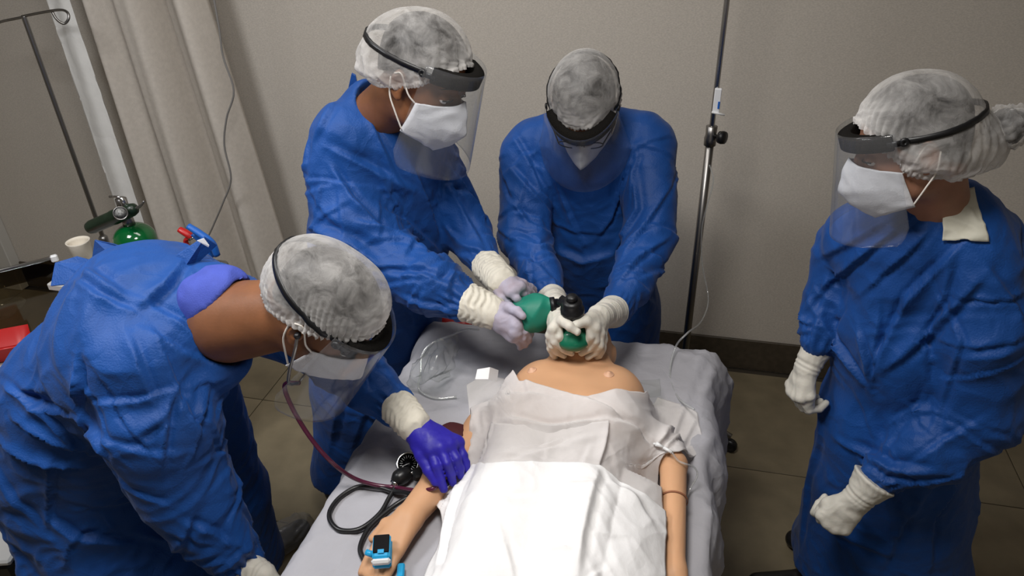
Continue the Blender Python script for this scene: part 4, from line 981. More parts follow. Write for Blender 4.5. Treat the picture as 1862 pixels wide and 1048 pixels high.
hand(root, 'glove', 'glove', wn, .030, mc, fs, th, fr=.0102, cuff=(PY(1486, 632, 1.60), RP(wrf[0], 28)), seed=4, pt=.014)
shoes(root, [((.53, 1.64), (-.95, -.2), False), ((.66, 1.84), (-.95, -.2), False)])

# ---------------------------------------------------------------- middle: worker at the head of the bed
root = thing('person', 'person in blue gown at the bed head holding the green mask on the manikin', 'person', (-.2, 2.12, 0))
hd = Head(PY(1063, 196, 1.90), (.03, -.71, -.70), (0.02, -.70, .71), 1.03)
neck = PY(1068, 235, 2.02)
B3 = [(J(975, 265, 2.04, 55), J(1168, 258, 2.04, 55), .06), (J(1068, 290, 2.04, 92), J(1085, 420, 2.10, 98), .07), (J(1085, 420, 2.10, 98), J(1105, 560, 2.18, 88), .06), (J(1105, 560, 2.18, 88), (A(-.17, 2.22, .15), .19), .06)]
shl, ell, wrl = J(958, 280, 2.02, 50), J(955, 430, 1.86, 46), J(1002, 538, 1.62, 24)
shr, elr, wrr = J(1182, 272, 2.02, 50), J(1180, 432, 1.86, 47), J(1118, 566, 1.58, 28)
S3 = [(shl, ell, .02), (ell, J(985, 500, 1.72, 38), .02), (J(985, 500, 1.72, 38), wrl, .02), (shr, elr, .02), (elr, J(1148, 515, 1.70, 40), .02), (J(1148, 515, 1.70, 40), wrr, .02)]
man3 = [(((925, 300), (960, 340), (1010, 400)), .010, .012), (((915, 350), (960, 400), (1010, 430)), .008, .010), (((930, 240), (960, 290), (985, 350)), .010, .010), (((1150, 300), (1160, 380), (1110, 470)), .010, .012), (((1225, 330), (1180, 400), (1130, 470)), .008, .010),
        (((1010, 330), (1040, 400), (1060, 440)), .008, .008), (((1140, 320), (1110, 400), (1080, 440)), .008, .008), (((930, 430), (980, 450), (1010, 440)), .008, .014), (((940, 470), (980, 480), (1010, 470)), .007, .010), (((1220, 430), (1160, 470), (1120, 520)), .008, .010), (((1000, 450), (1060, 475), (1120, 460)), .012, .014)]
gown(root, B3 + S3, seed=23, manual=man3, zc=.16, folds=[(shl[0], ell[0], .085, 16, GB), (ell[0], wrl[0], .06, 16, GB), (shr[0], elr[0], .085, 16, GB), (elr[0], wrr[0], .06, 16, GB), (B3[1][0][0], B3[2][1][0], .15, 16, dict(axial=.6, wd=(.008, .016), amp=(.004, .009), ln=(.1, .25)))],
     gathers=[(wrl[0], wrl[0] - ell[0], .003, .03, 14), (wrr[0], wrr[0] - elr[0], .003, .03, 14)])
body(root, hd, neck, B3 + S3, 'skin_mid')
eyes(hd, root, brows=False); mask(hd, root, beak=.152); cap(hd, root, puff=((0, -.5, .3), .004, 2), seed=7, tf=106, lobes=(((1, -.1, -.5), .010, 5), ((-1, -.1, -.5), .010, 5)), lift=.006, ribs=30, wr=.002)
# glasses
V = []
for s in (-1, 1): V.append(tube([(s * (.033 + .024 * math.cos(t)), .108 - .004 * math.cos(t), .006 + .016 * math.sin(t)) for t in np.linspace(0, 2 * math.pi, 20)], .0016, 6, cap=False)); V.append(tube([(s * .057, .104, .01), (s * .082, .05, .012), (s * .086, -.01, .01)], .0018, 6))
V.append(tube(spline([(-.010, .109, .008), (0, .113, .011), (.010, .109, .008)], 3), .0016, 6)); V, Fc = join(V); mk('glasses', hd.w(V), Fc, 'black', root)
visor(hd, root, zf=.050, zb=.06, drop=.20, foam_a=64)
# hands clamp the mask: thumbs and forefingers over it, the rest hooked under the jaw
W = PZ(1012, 560, 1.10); MC = [PZ(1014, 586, 1.115), PZ(1006, 598, 1.105), PZ(1001, 610, 1.085), PZ(1001, 621, 1.060)]
FI = [[PZ(1017, 612, 1.09), PZ(1031, 626, 1.065), PZ(1042, 636, 1.05)], [PZ(1009, 622, 1.075), PZ(1024, 636, 1.05), PZ(1039, 643, 1.035)], [PZ(1004, 628, 1.06), PZ(1013, 640, 1.035), PZ(1026, 647, 1.02)], [PZ(1001, 634, 1.04), PZ(1006, 645, 1.02), PZ(1011, 652, 1.0)]]
TH = [PZ(1020, 570, 1.11), PZ(1022, 583, 1.125), PZ(1036, 594, 1.125), PZ(1050, 604, 1.115)]
hand(root, 'glove', 'glove', W, .026, MC, FI, TH, fr=.0092, cuff=(wrl[0] * .8 + PZ(1012, 560, 1.10) * .2, .037), seed=5, pt=.0102)
W = PZ(1090, 576, 1.09); MC = [PZ(1072, 590, 1.115), PZ(1082, 597, 1.105), PZ(1091, 606, 1.085), PZ(1096, 618, 1.06)]
FI = [[PZ(1074, 612, 1.09), PZ(1062, 626, 1.065), PZ(1049, 636, 1.05)], [PZ(1083, 620, 1.075), PZ(1073, 634, 1.05), PZ(1057, 643, 1.035)], [PZ(1091, 628, 1.06), PZ(1084, 641, 1.035), PZ(1069, 650, 1.02)], [PZ(1096, 635, 1.04), PZ(1090, 646, 1.02), PZ(1079, 654, 1.0)]]
TH = [PZ(1078, 576, 1.11), PZ(1066, 584, 1.125), PZ(1050, 590, 1.125), PZ(1036, 597, 1.118)]
hand(root, 'glove', 'glove', W, .027, MC, FI, TH, fr=.0094, cuff=(wrr[0] * .85 + PZ(1090, 576, 1.09) * .15, .041), seed=6, pt=.0104)
shoes(root, [((-.28, 2.13), (0, -1), False), ((-.05, 2.13), (0, -1), False)])

# ---------------------------------------------------------------- left of centre: worker squeezing the bag
root = thing('person', 'person in blue gown and lavender gloves squeezing the green bag', 'person', (-.98, 1.74, 0))
hd = Head(PY(768, 142, 1.60), (.86, -.26, -.44), (.42, -.02, .9), 1.06)
neck = PY(682, 215, 1.66)
B2 = [(J(625, 250, 1.60, 62), J(765, 260, 1.78, 55), .06), (J(690, 300, 1.70, 108), J(690, 430, 1.72, 118), .07), (J(690, 430, 1.72, 118), J(690, 560, 1.74, 108), .06), (J(690, 560, 1.74, 108), J(665, 700, 1.72, 92), .05),
      (J(665, 700, 1.72, 92), J(640, 850, 1.70, 68), .05), (J(640, 850, 1.70, 68), (A(-1.02, 1.72, .16), .14), .05), (J(672, 190, 1.68, 44), J(670, 260, 1.70, 75), .04)]
shn, eln, wrn = J(612, 300, 1.58, 62), J(700, 470, 1.50, 62), J(838, 548, 1.42, 37)
shf2, elf2, wrf2 = J(790, 290, 1.80, 46), J(850, 425, 1.74, 44), J(885, 482, 1.62, 27)
S2 = [(shn, J(640, 400, 1.53, 68), .025), (J(640, 400, 1.53, 68), eln, .03), (eln, J(785, 520, 1.45, 55), .03), (J(785, 520, 1.45, 55), wrn, .025), (shf2, elf2, .02), (elf2, wrf2, .02)]
man2 = [(((640, 150), (600, 200), (570, 260)), .010, .008), (((650, 170), (690, 260), (730, 340)), .010, .010), (((600, 270), (680, 310), (760, 350)), .012, .012), (((600, 300), (640, 360), (700, 420)), .010, .014), (((560, 410), (640, 440), (700, 490)), .012, .016), (((640, 400), (720, 420), (800, 470)), .010, .014),
        (((700, 380), (770, 430), (840, 490)), .010, .012), (((700, 500), (770, 500), (850, 530)), .009, .012), (((730, 540), (790, 560), (840, 560)), .008, .010), (((750, 300), (780, 380), (800, 430)), .010, .014), (((820, 300), (850, 350), (890, 400)), .009, .010), (((820, 340), (850, 400), (880, 450)), .008, .010), (((690, 600), (680, 700), (640, 820)), .014, .014), (((640, 640), (620, 720), (600, 820)), .014, .012), (((560, 250), (550, 330), (552, 400)), .012, .006)]
gown(root, B2 + S2, seed=37, manual=man2, zc=.16, cuts=[(neck + A(-.0, 0, -.01), neck + A(.06, -.02, .14), .05, .07)],
     folds=[(shn[0], eln[0], .09, 22, GB), (eln[0], wrn[0], .07, 20, GB), (shf2[0], wrf2[0], .055, 16, GB), (B2[1][0][0], B2[3][1][0], .16, 22, dict(axial=.6, wd=(.008, .018), amp=(.004, .010), ln=(.1, .3))), (B2[4][0][0], B2[5][1][0], .14, 10, dict(axial=.9, wd=(.01, .02), amp=(.006, .012), ln=(.2, .4)))],
     gathers=[(wrn[0], wrn[0] - eln[0], .004, .03, 16), (wrf2[0], wrf2[0] - elf2[0], .003, .03, 14)])
# standing collar tip at the nape
tp = [PY(*q, 1.70) for q in ((628, 185), (640, 132), (652, 160), (668, 196))]
V = np.array([tp[0], tp[1], tp[1] + A(.01, 0, -.005), tp[2], tp[3], (tp[0] + tp[3]) / 2 + A(0, 0, -.02)])
V = np.vstack([V, V + A(.004, -.012, 0)]); Fc = [(0, 1, 2, 3, 4, 5), (11, 10, 9, 8, 7, 6)] + [(i, (i + 1) % 6, (i + 1) % 6 + 6, i + 6) for i in range(6)]
mk('collar_flap', V, Fc, 'gown', root, smooth=False)
body(root, hd, neck, B2 + S2, 'skin_brown')
eyes(hd, root); mask(hd, root); cap(hd, root, puff=((.3, -.8, -.5), .034, 2.5), lobes=(((.8, -.3, -.55), .018, 5),), seed=9, dark=-.08, ts=124, wr=.002, ribs=36, tb=114)
visor(hd, root, zf=.060, zb=.038, drop=.225, foam_a=58)
cw = PZ(905, 560, 1.10); W = PZ(896, 572, 1.095)
MC = [PZ(934, 580, 1.10), PZ(938, 592, 1.09), PZ(938, 604, 1.075), PZ(932, 613, 1.055)]
FI = [[PZ(952, 590, 1.085), PZ(962, 600, 1.06), PZ(966, 608, 1.045)], [PZ(953, 603, 1.07), PZ(961, 613, 1.045), PZ(962, 620, 1.03)], [PZ(950, 614, 1.055), PZ(956, 622, 1.03), PZ(955, 628, 1.015)], [PZ(943, 622, 1.035), PZ(947, 629, 1.015), PZ(945, 633, 1.0)]]
TH = [PZ(912, 560, 1.11), PZ(926, 560, 1.125), PZ(940, 566, 1.125), PZ(950, 575, 1.12)]
hand(root, 'glove', 'lavender', W, .033, MC, FI, TH, fr=.0095, cuff=(PY(850, 550, 1.41), .047, PZ(893, 568, 1.095)), seed=8, pt=.0145, cuffmat='cuff', cuffr=.041)
W = PZ(914, 512, 1.13)
MC = [PZ(928, 532, 1.13), PZ(938, 527, 1.135), PZ(946, 522, 1.135), PZ(951, 517, 1.125)]
FI = [[PZ(940, 543, 1.12), PZ(947, 551, 1.105), PZ(950, 558, 1.095)], [PZ(953, 535, 1.115), PZ(962, 542, 1.09), PZ(964, 548, 1.07)], [PZ(960, 528, 1.11), PZ(968, 534, 1.09), PZ(970, 540, 1.07)], [PZ(964, 521, 1.105), PZ(971, 526, 1.085), PZ(973, 532, 1.07)]]
TH = [PZ(908, 528, 1.12), PZ(914, 542, 1.11), PZ(924, 551, 1.10), PZ(934, 556, 1.09)]
hand(root, 'glove', 'lavender', W, .029, MC, FI, TH, fr=.009, cuff=(PY(886, 484, 1.60), .042, PZ(912, 512, 1.13)), seed=9, pt=.0125, cuffmat='cuff', cuffr=.037)
shoes(root, [((-1.06, 1.66), (.8, -.3), False), ((-.95, 1.86), (.8, -.3), False)])

# ---------------------------------------------------------------- left: worker bending over with the stethoscope
root = thing('person', 'person bending over the bed at left with stethoscope and one violet glove', 'person', (-1.35, 1.05, 0))
hd = Head(PY(588, 568, 1.05), (.66, -.10, -.74), (.72, -.05, .66), 1.0)
neck = PY(418, 585, 1.08)
B1 = [(J(300, 560, 1.16, 112), J(250, 660, 1.04, 130), .08), (J(385, 540, 1.12, 66), J(290, 600, 1.08, 140), .08), (J(275, 610, 1.10, 142), J(180, 720, 1.12, 152), .08), (J(180, 720, 1.12, 152), J(158, 835, 1.10, 150), .06), (J(150, 830, 1.10, 150), J(255, 1010, 1.08, 168), .05),
      (J(255, 1010, 1.08, 168), (A(-1.40, 1.08, .16), .20), .05), (J(370, 600, 1.08, 62), J(392, 650, 1.06, 60), .05), (J(360, 720, 1.18, 75), J(400, 900, 1.22, 78), .05), (J(400, 900, 1.22, 78), (A(-1.20, 1.25, .16), .12), .05)]
shn, eln, wrn = J(265, 650, .98, 88), J(335, 880, .93, 82), J(440, 1022, .92, 40)
S1 = [(shn, J(290, 770, .94, 98), .03), (J(290, 770, .94, 98), eln, .03), (eln, J(385, 960, .92, 62), .03), (J(385, 960, .92, 62), wrn, .025)]
shf1, elf1, wrf1 = J(430, 560, 1.22, 60), J(620, 650, 1.22, 58), J(722, 740, 1.14, 34)
S1b = [(shf1, elf1, .02), (elf1, J(675, 700, 1.18, 48), .02), (J(675, 700, 1.18, 48), wrf1, .02)]
man1 = [(((370, 432), (300, 520), (250, 560)), .012, .014), (((345, 470), (400, 570), (470, 640)), .008, .012, -1), (((140, 470), (170, 500), (230, 540)), .012, .012), (((100, 480), (180, 540), (250, 570)), .008, .010), (((10, 700), (60, 740), (140, 760)), .009, .020), (((30, 765), (100, 800), (170, 830)), .009, .020, -1), (((0, 805), (60, 840), (170, 850)), .009, .022, -1), (((140, 650), (145, 700), (135, 745)), .008, .018), (((60, 735), (120, 790), (150, 830)), .008, .012), (((140, 750), (170, 790), (200, 840)), .010, .012),
        (((250, 540), (330, 590), (390, 640)), .009, .010), (((270, 600), (330, 640), (380, 660)), .008, .010), (((280, 600), (320, 700), (330, 760)), .007, .010), (((160, 735), (250, 730), (320, 705)), .007, .010), (((330, 690), (300, 760), (240, 800)), .008, .010), (((310, 720), (300, 800), (295, 860)), .008, .012), (((320, 700), (350, 770), (370, 800)), .009, .012), (((380, 700), (360, 780), (350, 830)), .008, .012),
        (((240, 970), (300, 985), (330, 1010)), .009, .014), (((350, 940), (330, 990), (300, 1030)), .009, .012), (((330, 950), (390, 970), (440, 1010)), .009, .010), (((80, 940), (140, 980), (250, 990)), .012, .014), (((160, 960), (130, 990), (120, 1030)), .008, .008), (((150, 990), (200, 960), (180, 930)), .008, .008), (((95, 840), (92, 900), (85, 960)), .008, .010),
        (((620, 640), (660, 690), (690, 740)), .009, .010), (((640, 620), (700, 680), (725, 720)), .008, .008), (((230, 600), (260, 680), (280, 740)), .010, .010)]
g1, V1, Q1 = gown(root, B1 + S1 + S1b, seed=52, manual=man1, zc=.16, amp=.007, cuts=[(neck + A(.01, 0, -.01), neck + A(.14, -.01, .04), .082, .095)],
     folds=[(shn[0], eln[0], .12, 18, GB), (eln[0], wrn[0], .085, 20, GB), (shf1[0], wrf1[0], .06, 14, GB), (B1[2][0][0], B1[3][1][0], .2, 24, dict(axial=.3, wd=(.008, .018), amp=(.004, .010), ln=(.1, .3))), (B1[4][0][0], B1[5][1][0], .22, 16, dict(axial=.6, wd=(.01, .02), amp=(.005, .012), ln=(.15, .35)))],
     gathers=[(wrn[0], wrn[0] - eln[0], .005, .035, 16), (wrf1[0], wrf1[0] - elf1[0], .004, .03, 14)])
# raised flaps of the gown's open back
def flap(pix, ys, name, mt, t=.004, root=root):
    P = np.array([PY(*q, y) for q, y in zip(pix, ys)]); n = len(P); nrm = unit(np.cross(P[1] - P[0], P[2] - P[0])); V = np.vstack([P, P + nrm * t])
    Fc = [tuple(range(n)), tuple(range(2 * n - 1, n - 1, -1))] + [(i, (i + 1) % n, (i + 1) % n + n, i + n) for i in range(n)]
    return mk(name, V, Fc, mt, root, smooth=False)
flap(((163, 500), (172, 437), (205, 444), (262, 462), (240, 500)), (1.20, 1.22, 1.22, 1.22, 1.16), 'gown_flap', 'gown')
flap(((92, 520), (100, 478), (140, 466), (185, 478), (190, 510)), (1.14, 1.18, 1.20, 1.20, 1.16), 'gown_flap', 'gown')
flap(((300, 480), (372, 432), (395, 446), (352, 486), (320, 510)), (1.12, 1.16, 1.18, 1.14, 1.1), 'gown_flap', 'gown')
flap(((358, 438), (370, 434), (380, 447), (379, 450)), (1.115, 1.12, 1.12, 1.12), 'hook_tab', 'label', .003)
sb = Body(.006); q0, q1 = J(402, 520, 1.08, 44), J(388, 560, 1.07, 50)
sb.cone(J(378, 548, 1.08, 50)[0], J(405, 538, 1.09, 40)[0], RP(q0[0], 54), RP(q0[0], 55), .03).cone(J(400, 540, 1.09, 40)[0], J(402, 610, 1.06, 40)[0], RP(q0[0], 52), RP(q0[0], 40), .03); sb.cone(neck + A(.0, 0, -.0), neck + A(.14, -.01, .04), .076, .09, .006, None, True)
V, Q = sb.mesh(); N = normals(V, Q); crumple(V, N, .004, .05, 3); mk('scrub_top', V, Q, 'scrub', root)
body(root, hd, neck, B1[:6] + S1 + S1b, 'skin_brown', nr=.076)
mask(hd, root); eyes(hd, root, brows=False)
cap(hd, root, puff=((0, -.9, -.3), .022, 2), seed=13, ts=111, tf=99, tb=118, wr=.0032, ribs=52, lobes=(((0, .5, .8), .014, 5),))
visor(hd, root, zf=.050, zb=.048, drop=.22, foam_a=50)
# gloves
W = PZ(757, 778, 1.0); MC = [PZ(783, 820, .985), PZ(800, 815, .99), PZ(817, 811, .985), PZ(831, 806, .975)]
FI = [[PZ(794, 848, .97), PZ(801, 872, .945), PZ(807, 890, .925)], [PZ(813, 843, .975), PZ(820, 862, .95), PZ(823, 878, .93)], [PZ(830, 836, .97), PZ(836, 853, .95), PZ(838, 866, .935)], [PZ(842, 828, .96), PZ(847, 843, .945), PZ(848, 855, .935)]]
TH = [PZ(755, 798, .985), PZ(766, 828, .975), PZ(780, 856, .955), PZ(792, 876, .94)]
hand(root, 'glove', 'nitrile', W, .034, MC, FI, TH, fr=.0104, cuff=(PY(724, 742, 1.125), .041, PZ(752, 772, 1.005)), seed=14, pt=.0155, cuffmat='cuff', cuffr=.036)
wn = PY(478, 1046, .90); d = unit(A(.35, -.05, -.9)); mc, fs, th = fist(wn, d, (.2, -.9, .2), (.7, -.3, 0), (20, 25, 15)); hand(root, 'glove', 'glove', wn, .028, mc, fs, th, cuff=(PY(452, 1034, .91), .036), seed=15)
shoes(root, [((-1.262, 1.36), (.6, .9), True), ((-1.38, .98), (.9, .1), True)])
# ---------------------------------------------------------------- stethoscope
st = thing('stethoscope', 'stethoscope with plum tubing hanging from the bending worker to the bed', 'stethoscope', PZ(750, 890, .9))
ear = hd.w((.086, .0, .0)); 
def HL(*p): return hd.w(p)
mk('ear_tube', *tube(spline([ear, HL(.098, .018, -.02), HL(.10, .040, -.065), HL(.085, .060, -.11), HL(.04, .075, -.145)], 8), .0030, 8), 'steel', st)
mk('ear_tube', *tube(spline([HL(-.086, 0, 0), HL(-.098, .018, -.02), HL(-.10, .040, -.065), HL(-.06, .060, -.12), HL(.03, .075, -.148)], 8), .0026, 8), 'steel', st)
V, Fc = lathe([(.002, -.008), (.0055, -.005), (.0065, 0), (.004, .006)], 12, ear, hd.M @ A(-1, 0, 0)); mk('ear_tip', V, Fc, 'black', st)
s0 = HL(.038, .076, -.146); tp = [s0, PY(518, 700, 1.03), PY(528, 735, 1.02), PY(560, 790, 1.0)] + [PZ(*q) for q in ((600, 838, .96), (640, 868, .90), (680, 882, .875), (720, 887, .872), (755, 892, .905), (785, 890, .925), (800, 880, .93))]
mk('tubing', *tube(spline(tp, 8), .0047, 10), 'tube', st)
mk('chestpiece', *lathe([(.004, -.008), (.018, -.006), (.021, 0), (.02, .004), (.01, .006)], 24, PZ(806, 876, .915), (0, 0, 1)), 'chrome', st)
# ================================================================== things on the bed
def sdf_obj(name, b, mt, parent=None, cr=0, crs=.03, seed=1):
    V, Q = b.mesh(); 
    if cr: crumple(V, normals(V, Q), cr, crs, seed)
    return mk(name, V, Q, mt, parent)
# resuscitator: green bag, black valve and green mask
rv = thing('resuscitator', 'green squeeze-bag resuscitator with black valve over the manikin face', 'resuscitator', PZ(1000, 570, 1.1))
b = Body(.004); c = PZ(968, 568, 1.095); ax = unit(PZ(1003, 553, 1.12) - PZ(940, 585, 1.07))
b.cone(c - ax * .012, c + ax * .010, .042, .040, .02).cone(c + ax * .01, PZ(1006, 556, 1.12), .036, .016, .015).cone(c - ax * .015, PZ(925, 557, 1.08), .034, .016, .02)
b.cone(PZ(958, 590, 1.075), PZ(968, 585, 1.08), .026, .03, .02)
sdf_obj('squeeze_bag', b, 'bvm', rv, .006, .055, 4)
p0 = PZ(1003, 556, 1.125); p1 = PZ(1041, 552, 1.125)
mk('bag_collar', *lathe([(.014, -.004), (.020, -.003), (.020, .007), (.015, .008), (.015, .016), (.011, .018)], 22, p0, unit(p1 - p0)), 'black', rv)
mk('connector', *tube([p0 + (p1 - p0) * .3, p1], .0075, 14), 'chrome', rv)
vt = PZ(1040, 546, 1.175); vb = PZ(1042, 592, 1.10)
dx = unit(vb - vt); Lh = np.linalg.norm(vb - vt)
mk('valve', *lathe([(.012, 0), (.021, .002), (.023, .008), (.023, .022), (.027, .024), (.027, .038), (.021, .042), (.0195, Lh * .75), (.013, Lh * .9), (.012, Lh)], 28, vt, dx), 'black', rv)
mk('exhaust_port', *tube([vt + dx * .03 + A(.012, 0, 0), vt + dx * .03 + A(-.032, .02, .012)], .012, 16), 'black', rv)
mk('valve_knob', *lathe([(.006, 0), (.013, .002), (.013, .012), (.009, .015)], 16, vt + dx * .002, -dx), 'black', rv)
mc_ = PZ(1043, 606, 1.085)
b = Body(.003); b.cone(vb, mc_, .016, .030, .01); b.ell(mc_ + A(0, .0, -.012), (.040, .044, .026), None, .01); b.ell(mc_ + A(0, 0, -.05), (.037, .042, .03), None, .004, sub=True)
V, Q = b.mesh(); mk('face_mask', V, Q, 'green_mask', rv)
# oximeter
q = [PZ(676, 985, .912), PZ(706, 975, .912), PZ(711, 1006, .908), PZ(678, 1014, .908)]
cO = PZ(694, 996, .912); fO = unit(PZ(694, 1030, .90) - PZ(697, 970, .915)); xO = unit(np.cross(fO, (0, 0, 1))); zO = np.cross(xO, fO); RO = np.array([xO, fO, zO]).T
ox = thing('pulse_oximeter', 'blue and black finger pulse oximeter clipped on the manikin hand', 'oximeter', cO)
mk('upper_shell', *box(cO, (.034, .050, .014), .005, R=RO), 'cyan', ox)
V, Fc = box(cO + zO * .0075 - fO * .004, (.030, .036, .003), .0014, R=RO); s_ = mk('screen', V, Fc, 'screen', ox)
mk('screen_icon', *box(cO + zO * .0095 + fO * .012, (.012, .008, .0012), .0004, R=RO), 'cyan', s_)
mk('front_rim', *box(cO + fO * .027 - zO * .002, (.036, .010, .016), .004, R=RO), 'white', ox)
mk('lower_shell', *box(cO - zO * .016 + fO * .006, (.035, .054, .012), .004, R=RO), 'cyan', ox)
mk('hinge', *tube([cO + xO * .017 + fO * .010 - zO * .006, cO + xO * .030 + fO * .004 - zO * .006], .006, 10), 'cyan', ox)
c2 = PZ(729, 1040, .875); tag(mk('sensor_clip', *box(c2, (.014, .034, .012), .003, .3), 'cyan'), 'small light blue clip below the manikin hand at the bottom edge', 'clip')
# blood pressure cuff, gauge and hose
sp = thing('blood_pressure_monitor', 'blood pressure gauge with black hose and maroon cuff beside the violet glove', 'blood pressure monitor', PZ(740, 860, BZ))
b = Body(.005); b.cone(PZ(826, 798, .905), PZ(848, 812, .905), .044, .044, .02, ((.2, .1, 1), .7)); sdf_obj('arm_cuff', b, 'maroon', sp, .0012, .05, 2)
gc = PZ(743, 845, .885); ga = unit(CAM - gc + A(-.3, 0, 1.0))
g_ = mk('gauge', *lathe([(.020, -.012), (.024, -.010), (.0255, .004), (.024, .008), (.022, .009), (.0215, .006), (.0005, .006)], 32, gc, ga), 'black', sp)
mk('gauge_rim', *lathe([(.0215, .008), (.0265, .006), (.0268, .010), (.0245, .0125), (.0215, .011)], 36, gc, ga, capped=False), 'chrome', g_)
gu = unit(np.cross(ga, (0, 0, 1))); gv = np.cross(ga, gu); tk = []
for i in range(20):
    a = 2 * math.pi * i / 20; d_ = math.cos(a) * gu + math.sin(a) * gv; tk.append(tube([gc + ga * .0078 + d_ * (.0135 if i % 2 else .0115), gc + ga * .0078 + d_ * .0185], .0008, 4))
tk.append(tube([gc + ga * .0085 - gu * .003, gc + ga * .0085 + gu * .012 + gv * .007], .0009, 4)); mk('dial_marks', *join(tk), 'label', g_)
mk('gauge_face', *lathe([(.0215, .0066), (.0005, .0068)], 32, gc, ga), 'screen', g_)
bu = PZ(728, 868, .878); mk('hand_bulb', *tube(spline([PZ(746, 858, .878), bu, PZ(716, 878, .874)], 5), [.012, .019, .018, .010], 16), 'rubber', sp)
mk('release_valve', *join([tube([PZ(722, 874, .876), PZ(716, 884, .874)], .007, 12), tube([PZ(712, 874, .878), PZ(722, 884, .872)], .0045, 8)]), 'chrome', sp)
mk('hose', *tube(spline([PZ(*q, z) for q, z in (((722, 880), .872), ((708, 905), .868), ((690, 935), .866), ((655, 962), .864), ((620, 965), .864), ((602, 950), .864), ((600, 930), .864), ((618, 905), .864), ((650, 886), .866), ((685, 886), .868), ((715, 894), .87), ((740, 896), .885), ((760, 898), .90))], 6), .0052, 10), 'rubber', sp)
mk('hose', *tube(spline([PZ(*q, z) for q, z in (((748, 902), .875), ((720, 918), .868), ((690, 942), .866), ((668, 965), .865), ((655, 995), .864), ((660, 1015), .864), ((674, 1034), .866))], 6), .0052, 10), 'rubber', sp)
mk('gauge_bracket', *box(PZ(764, 862, .90), (.03, .03, .018), .004, .5), 'rubber', sp)
# clear bag at the left and clear bag near the right shoulder
def film(rows, name, label, lift=.012, seed=3, namp=.010, parent=None):
    R_ = np.array([[PZ(x, y, z) for x, y, z in r] for r in rows]); nv, nu = 46, 46
    t = np.linspace(0, len(rows) - 1, nv); i = np.minimum(t.astype(int), len(rows) - 2); f = (t - i)[:, None, None]; S = R_[i] * (1 - f) + R_[i + 1] * f
    m = R_.shape[1]; u = np.linspace(0, m - 1, nu); j = np.minimum(u.astype(int), m - 2); g = (u - j)[None, :, None]; P = (S[:, j] * (1 - g) + S[:, j + 1] * g).reshape(-1, 3)
    Q = gridf(nv, nu); N = normals(P, Q); N = N * np.sign(N[:, 2].mean()); crumple(P, N, namp, .06, seed); crumple(P, N, namp * .5, .025, seed + 1); P[:, 2] = np.maximum(P[:, 2], BZ + .006)
    V, Qq = thicken(P, Q, .0006, N); return tag(mk(name, V, Qq, 'bag'), label, 'bag')
film([[(770, 640, .93), (800, 615, .99), (832, 608, .99)], [(752, 665, .92), (795, 640, .99), (838, 632, .96)], [(742, 690, .89), (785, 675, .97), (830, 660, .92)], [(738, 705, .865), (775, 700, .90), (815, 685, .87)]], 'plastic_bag', 'large clear plastic mask bag puffed up on the bed beside the bag squeezing worker', seed=5)
film([[(1118, 712, .93), (1150, 690, .93), (1200, 690, .90)], [(1120, 716, .93), (1155, 706, .93), (1202, 705, .90)], [(1135, 722, .93), (1165, 720, .925), (1200, 722, .90)]], 'plastic_wrap', 'scrap of clear plastic wrap beside the manikin chest at right', seed=8, namp=.006)
tag(mk('oxygen_line', *tube(spline([PZ(870, 600, 1.0), PZ(845, 600, .98), PZ(815, 612, .96), PZ(785, 625, .95), PZ(768, 645, .93), PZ(765, 680, .90), PZ(762, 708, .87), PZ(790, 724, .862), PZ(830, 722, .862)], 7), .0030, 8), 'ivtube'), 'clear oxygen tube looping over the bed beside the large plastic bag', 'tube')
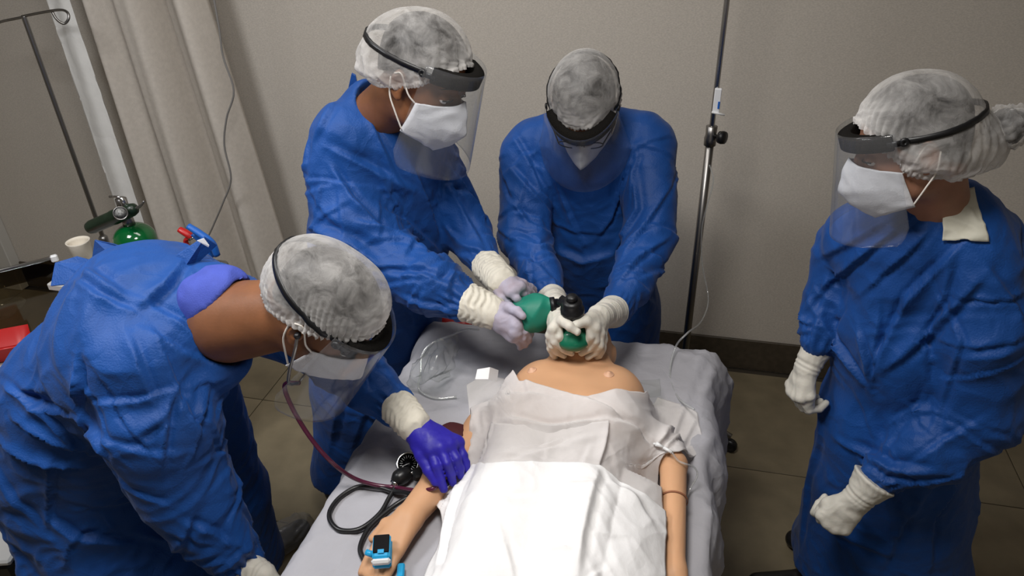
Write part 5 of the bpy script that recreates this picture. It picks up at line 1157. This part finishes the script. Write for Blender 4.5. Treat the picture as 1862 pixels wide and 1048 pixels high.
# catheter on the right arm
ca = thing('drip_connector', 'small white drip connector lying across the manikin right elbow crook', 'connector', PZ(1205, 825, .95))
def sd(px, py, l=.012): x, y = solve(px, py, .012); return A(x, y, max(body_h(x, y), BZ + .03) + .012 + l)
a0, a1, a2 = sd(1192, 815), sd(1206, 822), sd(1221, 831)
mk('hub', *tube([a0, a0 + (a1 - a0) * .5, a1], [.0055, .004, .003], 10), 'white', ca)
mk('wing', *join([tube([a0, PZ(1188, 808, a0[2])], .0026, 8), tube([a0, PZ(1200, 808, a0[2])], .0026, 8)]), 'white', ca)
mk('barrel', *tube([a1, a2], .0036, 10), 'white', ca)
mk('needle_tube', *tube(spline([a2, PZ(1233, 838, .94), PZ(1246, 844, .935)], 4), .0022, 8), 'ivtube', ca)
tag(mk('drip_extension', *tube(spline([PZ(1246, 844, .935), PZ(1262, 850, .92), PZ(1268, 865, .90), PZ(1255, 890, .875), PZ(1245, 920, .866), PZ(1248, 970, .864), PZ(1245, 1040, .864)], 6), .0020, 6), 'ivtube'), 'fine clear drip extension trailing along the manikin right forearm', 'tube')
tag(mk('red_bag', *(lambda s: s.mesh())(Body(.007).cone(PY(800, 585, 1.98), PY(845, 592, 1.98), .055, .05, .03)), 'red'), 'dark red bag behind the bed head under the bag squeezing worker sleeve', 'bag')
rp_ = PY(822, 590, 1.98); rs_ = thing('side_table', 'low side table behind the bed head under the dark red bag', 'table', (rp_[0], 1.98, 0))
mk('tabletop', *box((rp_[0], 2.0, rp_[2] - .065), (.28, .24, .02), .004), 'paint', rs_)
for sx in (-.12, .12):
    for sy in (-.1, .1): mk('leg', *tube([(rp_[0] + sx, 2.0 + sy, 0), (rp_[0] + sx, 2.0 + sy, rp_[2] - .075)], .01, 8), 'steel', rs_)

fp = [PZ(864, 690, .99), PZ(868, 672, 1.0), PZ(891, 668, 1.0), PZ(888, 690, .99)]; fn = A(.1, -.6, .5); fn = fn / np.linalg.norm(fn) * .0012
V = np.array(fp + [fp[2] + A(.012, .03, -.03), fp[3] + A(.012, .03, -.03)]); V = np.vstack([V, V + fn])
tag(mk('folded_paper', V, [(0, 1, 2, 3), (3, 2, 4, 5), (9, 8, 7, 6), (11, 10, 8, 9), (0, 6, 7, 1), (1, 7, 8, 2), (2, 8, 10, 4), (4, 10, 11, 5), (5, 11, 9, 3), (3, 9, 6, 0)], 'drape', smooth=False), 'small folded white paper standing at the left corner of the thin drape', 'paper')
